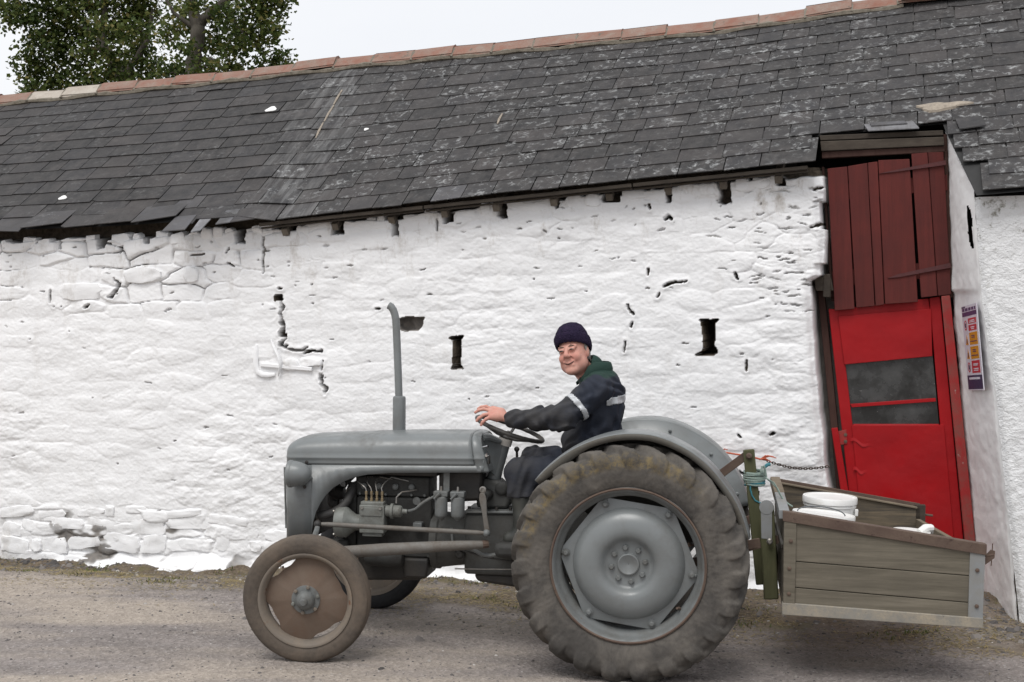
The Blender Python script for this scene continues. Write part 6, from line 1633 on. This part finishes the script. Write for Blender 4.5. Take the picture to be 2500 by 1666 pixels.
for s, an, kn in ((-1, NAN, NKN), (1, FAN, FKN)):
    B = SDF((-.82, s*.24-.16, .60), (-.50, s*.24+.16, .98), .0075)
    a, k = np.array(an), np.array(kn); t = k+(a-k)*.45
    B.cap(t+[0, 0, .03], a+[.0, 0, .06], .070, .060, .01).cap(a+[0, 0, .06], a+[-.03, 0, -.045], .056, .05, .03).cap(a+[.01, 0, -.055], a+[-.085, 0, -.060], .046, .042, .03)
    B.D = np.maximum(B.D, (np.broadcast_to(B.lo[2]+B.h*np.arange(B.n[2]), B.D.shape)-.925).astype(np.float32))
    V, F = B.mesh(); grid_obj('boot', smooth_mesh(V, F, 1, .3), F, MT['boot'], person, None)
# ------------------------------------------------------------------ trees beyond the roof
def tree(name, label, Y, limbs, clumps, per, seed, leaf=.10):
    r = np.random.default_rng(seed)
    P = lambda x, y, dy=0: Vector(at_depth(x, y, Y+dy))
    b0 = P(*limbs[0][0][0][:2]); root = empty(name, Matrix.Translation(Vector((b0.x, b0.y, 0))), label, 'tree', 'trees behind the barn')
    inv = Vector((b0.x, b0.y, 0))
    tr = MB()
    for pts, rad in limbs:
        q = [P(*p)-inv for p in pts]; n = 5; s = []; rr = []
        for i in range(len(q)-1):
            for k in range(n):
                t = k/n; s.append(q[i].lerp(q[i+1], t)+Vector((r.normal(), r.normal(), r.normal()))*rad[i]*.12); rr.append(rad[i]+(rad[i+1]-rad[i])*t)
        s.append(q[-1]); rr.append(rad[-1]); tr.tube(s, rr, 9)
    tr.build('trunk', MT['bark'], root, True, 60)
    cen, nrm_, sz = [], [], []
    tw = MB()
    for x, y, rx, ry, dy in clumps:
        k = FPX/Y/1.0625; c = np.array(P(x, y, dy)-inv); R = np.array([rx/k, max(rx, ry)/k*.8, ry/k])
        m = int(per*max(.3, (rx*ry)/(60*45)))
        # sprays: little groups of leaves along twigs, so that light comes through between them
        ns = max(5, int(m/10.5))
        d = r.normal(size=(ns, 3)); d /= np.linalg.norm(d, axis=1, keepdims=True); sc_ = c+d*R*(r.uniform(.15, 1.0, (ns, 1))**.6)
        for s_ in sc_:
            if r.random() < .25: tw.tube([c, (c+s_)/2+r.normal(size=3)*.06, s_], [.018, .010, .004], 4, False)
            q = s_+r.normal(size=(16, 3))*np.array([.125, .125, .09]); cen.append(q)
            nn = r.normal(size=(16, 3))+np.array([0, -.3, .9]); nrm_.append(nn/np.linalg.norm(nn, axis=1, keepdims=True)); sz.append(r.uniform(.6, 1.25, 16)*leaf)
    tw.build('twigs', MT['bark'], root, True, 60, kind='stuff')
    C, Nn, Sz = np.concatenate(cen), np.concatenate(nrm_), np.concatenate(sz)
    a = np.cross(Nn, r.normal(size=Nn.shape)); a /= np.linalg.norm(a, axis=1, keepdims=True); b = np.cross(Nn, a)
    L = Sz[:, None]; V = np.stack([C-a*L*.5, C-b*L*.36+Nn*L*.06, C+a*L*.55-Nn*L*.1, C+b*L*.36+Nn*L*.06], 1).reshape(-1, 3)
    F = np.arange(len(V)).reshape(-1, 4)
    tone = np.clip(r.normal(.54, .22, len(C))+.12*fbm(C[:, 0]*1.2, C[:, 2]*1.2, seed, 3)*2, 0, 1)
    o = grid_obj('crown', V, F, MT['leaf'], root, None, {'tone': np.repeat(tone, 4)})
    o.data.shade_flat()
tree('oak_tree', 'leafy tree behind the barn with a stout forked trunk near the ridge', 27,
     [([(440, 900, 0), (437, 300), (442, 180), (447, 120), (455, 62), (440, 20), (420, -60), (410, -200)], [.34, .20, .165, .15, .13, .10, .07, .03]),
      ([(452, 66), (480, 30), (515, 5), (560, -40), (600, -120)], [.10, .09, .075, .06, .02]), ([(448, 135), (490, 140), (520, 165), (545, 195)], [.06, .05, .04, .025]),
      ([(520, 5), (545, 60), (580, 100), (620, 130)], [.04, .03, .02, .01]), ([(440, 60), (400, 30), (370, -20)], [.05, .035, .02])],
     [(560, 30, 55, 35, 0), (615, 20, 45, 40, .3), (625, 65, 32, 30, -.2), (600, 95, 48, 34, .3), (545, 110, 45, 28, -.3), (632, 140, 34, 26, 0), (590, 155, 45, 24, .4), (650, 168, 26, 14, 0), (530, 150, 26, 16, .2),
      (505, 95, 24, 20, .6), (490, 40, 34, 34, .8), (420, 40, 40, 40, .9), (395, 80, 34, 20, .5), (470, 175, 34, 12, .3), (415, 165, 30, 16, .4), (600, -40, 70, 45, 0), (520, -60, 70, 50, .4), (440, -60, 60, 50, .2), (635, -20, 40, 40, 0),
      (480, -140, 90, 50, 0), (590, -130, 80, 50, .3), (380, 170, 40, 16, .4), (560, 75, 36, 24, .8), (480, 100, 22, 22, .9), (415, 120, 34, 26, -.9), (470, 150, 26, 20, -1.0), (440, 10, 30, 24, -1.0), (520, 40, 30, 24, -.8), (455, 185, 40, 12, -.8)], 430, 11)
tree('sycamore_tree', 'darker leafy tree behind the barn at the far left of the roof', 29,
     [([(300, 900, 0), (300, 260), (285, 185), (265, 150), (238, 115), (232, 75), (240, 30), (225, -60)], [.30, .16, .13, .12, .11, .09, .07, .02]), ([(236, 112), (210, 112), (180, 118)], [.06, .045, .02]),
      ([(233, 80), (215, 70), (180, 60)], [.05, .04, .02]), ([(285, 185), (310, 140), (340, 90), (350, 20)], [.08, .06, .05, .02])],
     [(90, 110, 45, 35, 0), (70, 155, 40, 30, .2), (120, 170, 50, 30, .4), (75, 205, 36, 16, 0), (140, 120, 45, 38, .8), (100, 70, 40, 30, .3), (150, 60, 50, 35, .5), (60, 50, 30, 20, 0), (30, 40, 32, 22, -.2), (10, 20, 26, 22, 0), (110, 20, 55, 30, .4),
      (190, 20, 60, 40, 0), (200, 80, 40, 30, .9), (190, 150, 40, 30, .8), (175, 195, 50, 18, .3), (250, 180, 40, 22, .4), (240, 205, 40, 10, .2), (290, 60, 50, 45, .5), (280, 10, 60, 35, .2), (330, 30, 45, 45, .6), (320, 110, 40, 34, .2), (300, 160, 45, 22, .5), (350, 150, 36, 30, .1),
      (340, 185, 40, 12, .3), (250, 90, 30, 24, .9), (45, 10, 40, 18, 0), (140, -20, 80, 30, .2), (260, -40, 80, 40, .4), (350, -30, 60, 45, 0), (180, -110, 110, 50, 0), (310, -120, 90, 50, .2), (40, -60, 60, 40, 0), (215, 195, 50, 14, .6), (120, 200, 50, 14, .6), (225, 60, 34, 24, -1.0), (270, 120, 30, 26, -.9), (255, 160, 34, 18, -.9), (310, 70, 34, 28, -1.0), (290, 190, 40, 12, -.9), (200, 120, 30, 20, -.8)], 470, 12, .105)
# ------------------------------------------------------------------ loose stones, straw and weeds along the track
r = np.random.default_rng(21)
def gpos(u, off):
    x = W0[0]+WU[0]*u+WN[0]*off; y = W0[1]+WU[1]*u+WN[1]*off
    return np.stack([x, y, ground_z(x, y)+ground_rough(x, y)], -1)
def scatter_stones(name, pos, size, tone):
    n = len(pos); base = np.array([(1, 0, 0), (.3, .95, 0), (-.8, .6, 0), (-.85, -.5, 0), (.25, -.95, 0), (.45, .1, .62), (-.35, .35, .55), (-.2, -.4, .6)])
    a = r.uniform(0, 6.283, n); ca, sa = np.cos(a), np.sin(a); b = base[None]*(1+r.normal(0, .18, (n, 8, 3)))
    x = b[..., 0]*ca[:, None]-b[..., 1]*sa[:, None]*.75; y = b[..., 0]*sa[:, None]+b[..., 1]*ca[:, None]*.75
    V = np.stack([x, y, b[..., 2]*.8-.12], -1)*size[:, None, None]+pos[:, None]
    f = np.array([(0, 1, 5), (1, 6, 5), (1, 2, 6), (2, 3, 6), (3, 7, 6), (3, 4, 7), (4, 5, 7), (4, 0, 5), (5, 6, 7)])
    F = (np.arange(n)[:, None, None]*8+f[None]).reshape(-1, 3)
    o = grid_obj(name, V.reshape(-1, 3), F, MT['peb'], None, None, {'tone': np.repeat(tone, 8)}, 'stuff'); o.data.shade_flat(); return o
n = 26000
u = r.uniform(-5.5, 4.6, n); off = -np.abs(r.uniform(.0, 4.6, n))
keep = (r.random(n) < np.where(off > -1.1, .9, .55))
u, off = u[keep], off[keep]; sz = np.exp(r.normal(-5.15, .5, len(u)))*np.where(off > -.9, 1.25, 1)
tag(scatter_stones('gravel', gpos(u, off), sz, r.random(len(u))**1.3), 'loose grey gravel and chippings strewn over the track', 'gravel')
def blades(name, pos, length, tone, flat, label, width=.0035):
    n = len(pos); a = r.uniform(0, 6.283, n); d = np.stack([np.cos(a), np.sin(a), np.zeros(n)], -1); up_ = np.zeros((n, 3)); up_[:, 2] = 1
    t = (d*flat[:, None]+up_*(1-flat)[:, None]); t /= np.linalg.norm(t, axis=1, keepdims=True); s = np.stack([-d[:, 1], d[:, 0], np.zeros(n)], -1)*width
    L = length[:, None]; m = pos+t*L*.55; e = pos+t*L*.9+d*L*.25*(1-flat)[:, None]-up_*L*.06
    V = np.stack([pos-s, pos+s, m+s*.8, m-s*.8, e+s*.15, e-s*.15], 1); V[:, :, 2] += .004
    F = (np.arange(n)[:, None, None]*6+np.array([(0, 1, 2, 3), (3, 2, 4, 5)])[None]).reshape(-1, 4)
    o = grid_obj(name, V.reshape(-1, 3), F, MT['blade'], None, None, {'tone': np.repeat(tone, 6)}, 'stuff'); return tag(o, label, 'straw' if 'straw' in name else 'grass')
n = 13000; u = r.uniform(-5.3, 4.6, n); off = r.normal(-.82, .27, n)-.03*u; k = (fbm(u*1.7, off*4, 300, 3) > -.15); u, off = u[k], off[k]
blades('straw', gpos(u, off), r.uniform(.02, .075, len(u)), np.clip(r.normal(.72, .2, len(u)), 0, 1), r.uniform(.86, 1.0, len(u)), 'scattered yellow straw and chaff along the verge', .0022)
n = 2600; cu = r.uniform(-5, 4.4, 60); ci_ = r.integers(0, 60, n); u = cu[ci_]+r.normal(0, .07, n); co = np.where(r.random(60) < .45, -.13, r.normal(-.72, .22, 60)); off = np.minimum(co[ci_]+r.normal(0, .05, n), -.04)
k = ~((u > 2.1) & (u < 3.2) & (off > -.3)); u, off = u[k], off[k]
blades('grass', gpos(u, off), r.uniform(.010, .034, len(u)), np.clip(r.normal(.2, .16, len(u)), 0, 1), r.uniform(.25, .8, len(u)), 'sparse low green weeds at the foot of the wall')
# clods and rubble at the wall foot
n = 700; u = np.where(r.random(n) < .5, r.uniform(-5, -3.2, n), r.uniform(-1.5, 4.3, n)); off = -np.abs(r.normal(.12, .13, n))
tag(scatter_stones('rubble', gpos(u, off), np.exp(r.normal(-4.2, .45, n)), r.random(n)**1.8*.8), 'broken stones and clods along the foot of the wall', 'rubble')
n = 160; u = r.uniform(3.15, 3.75, n); off = r.uniform(-.95, -.2, n)
tag(scatter_stones('rubble', gpos(u, off), np.exp(r.normal(-3.9, .5, n)), r.random(n)**1.8*.8), 'heap of broken mossy stones against the plastered corner by the box', 'rubble')
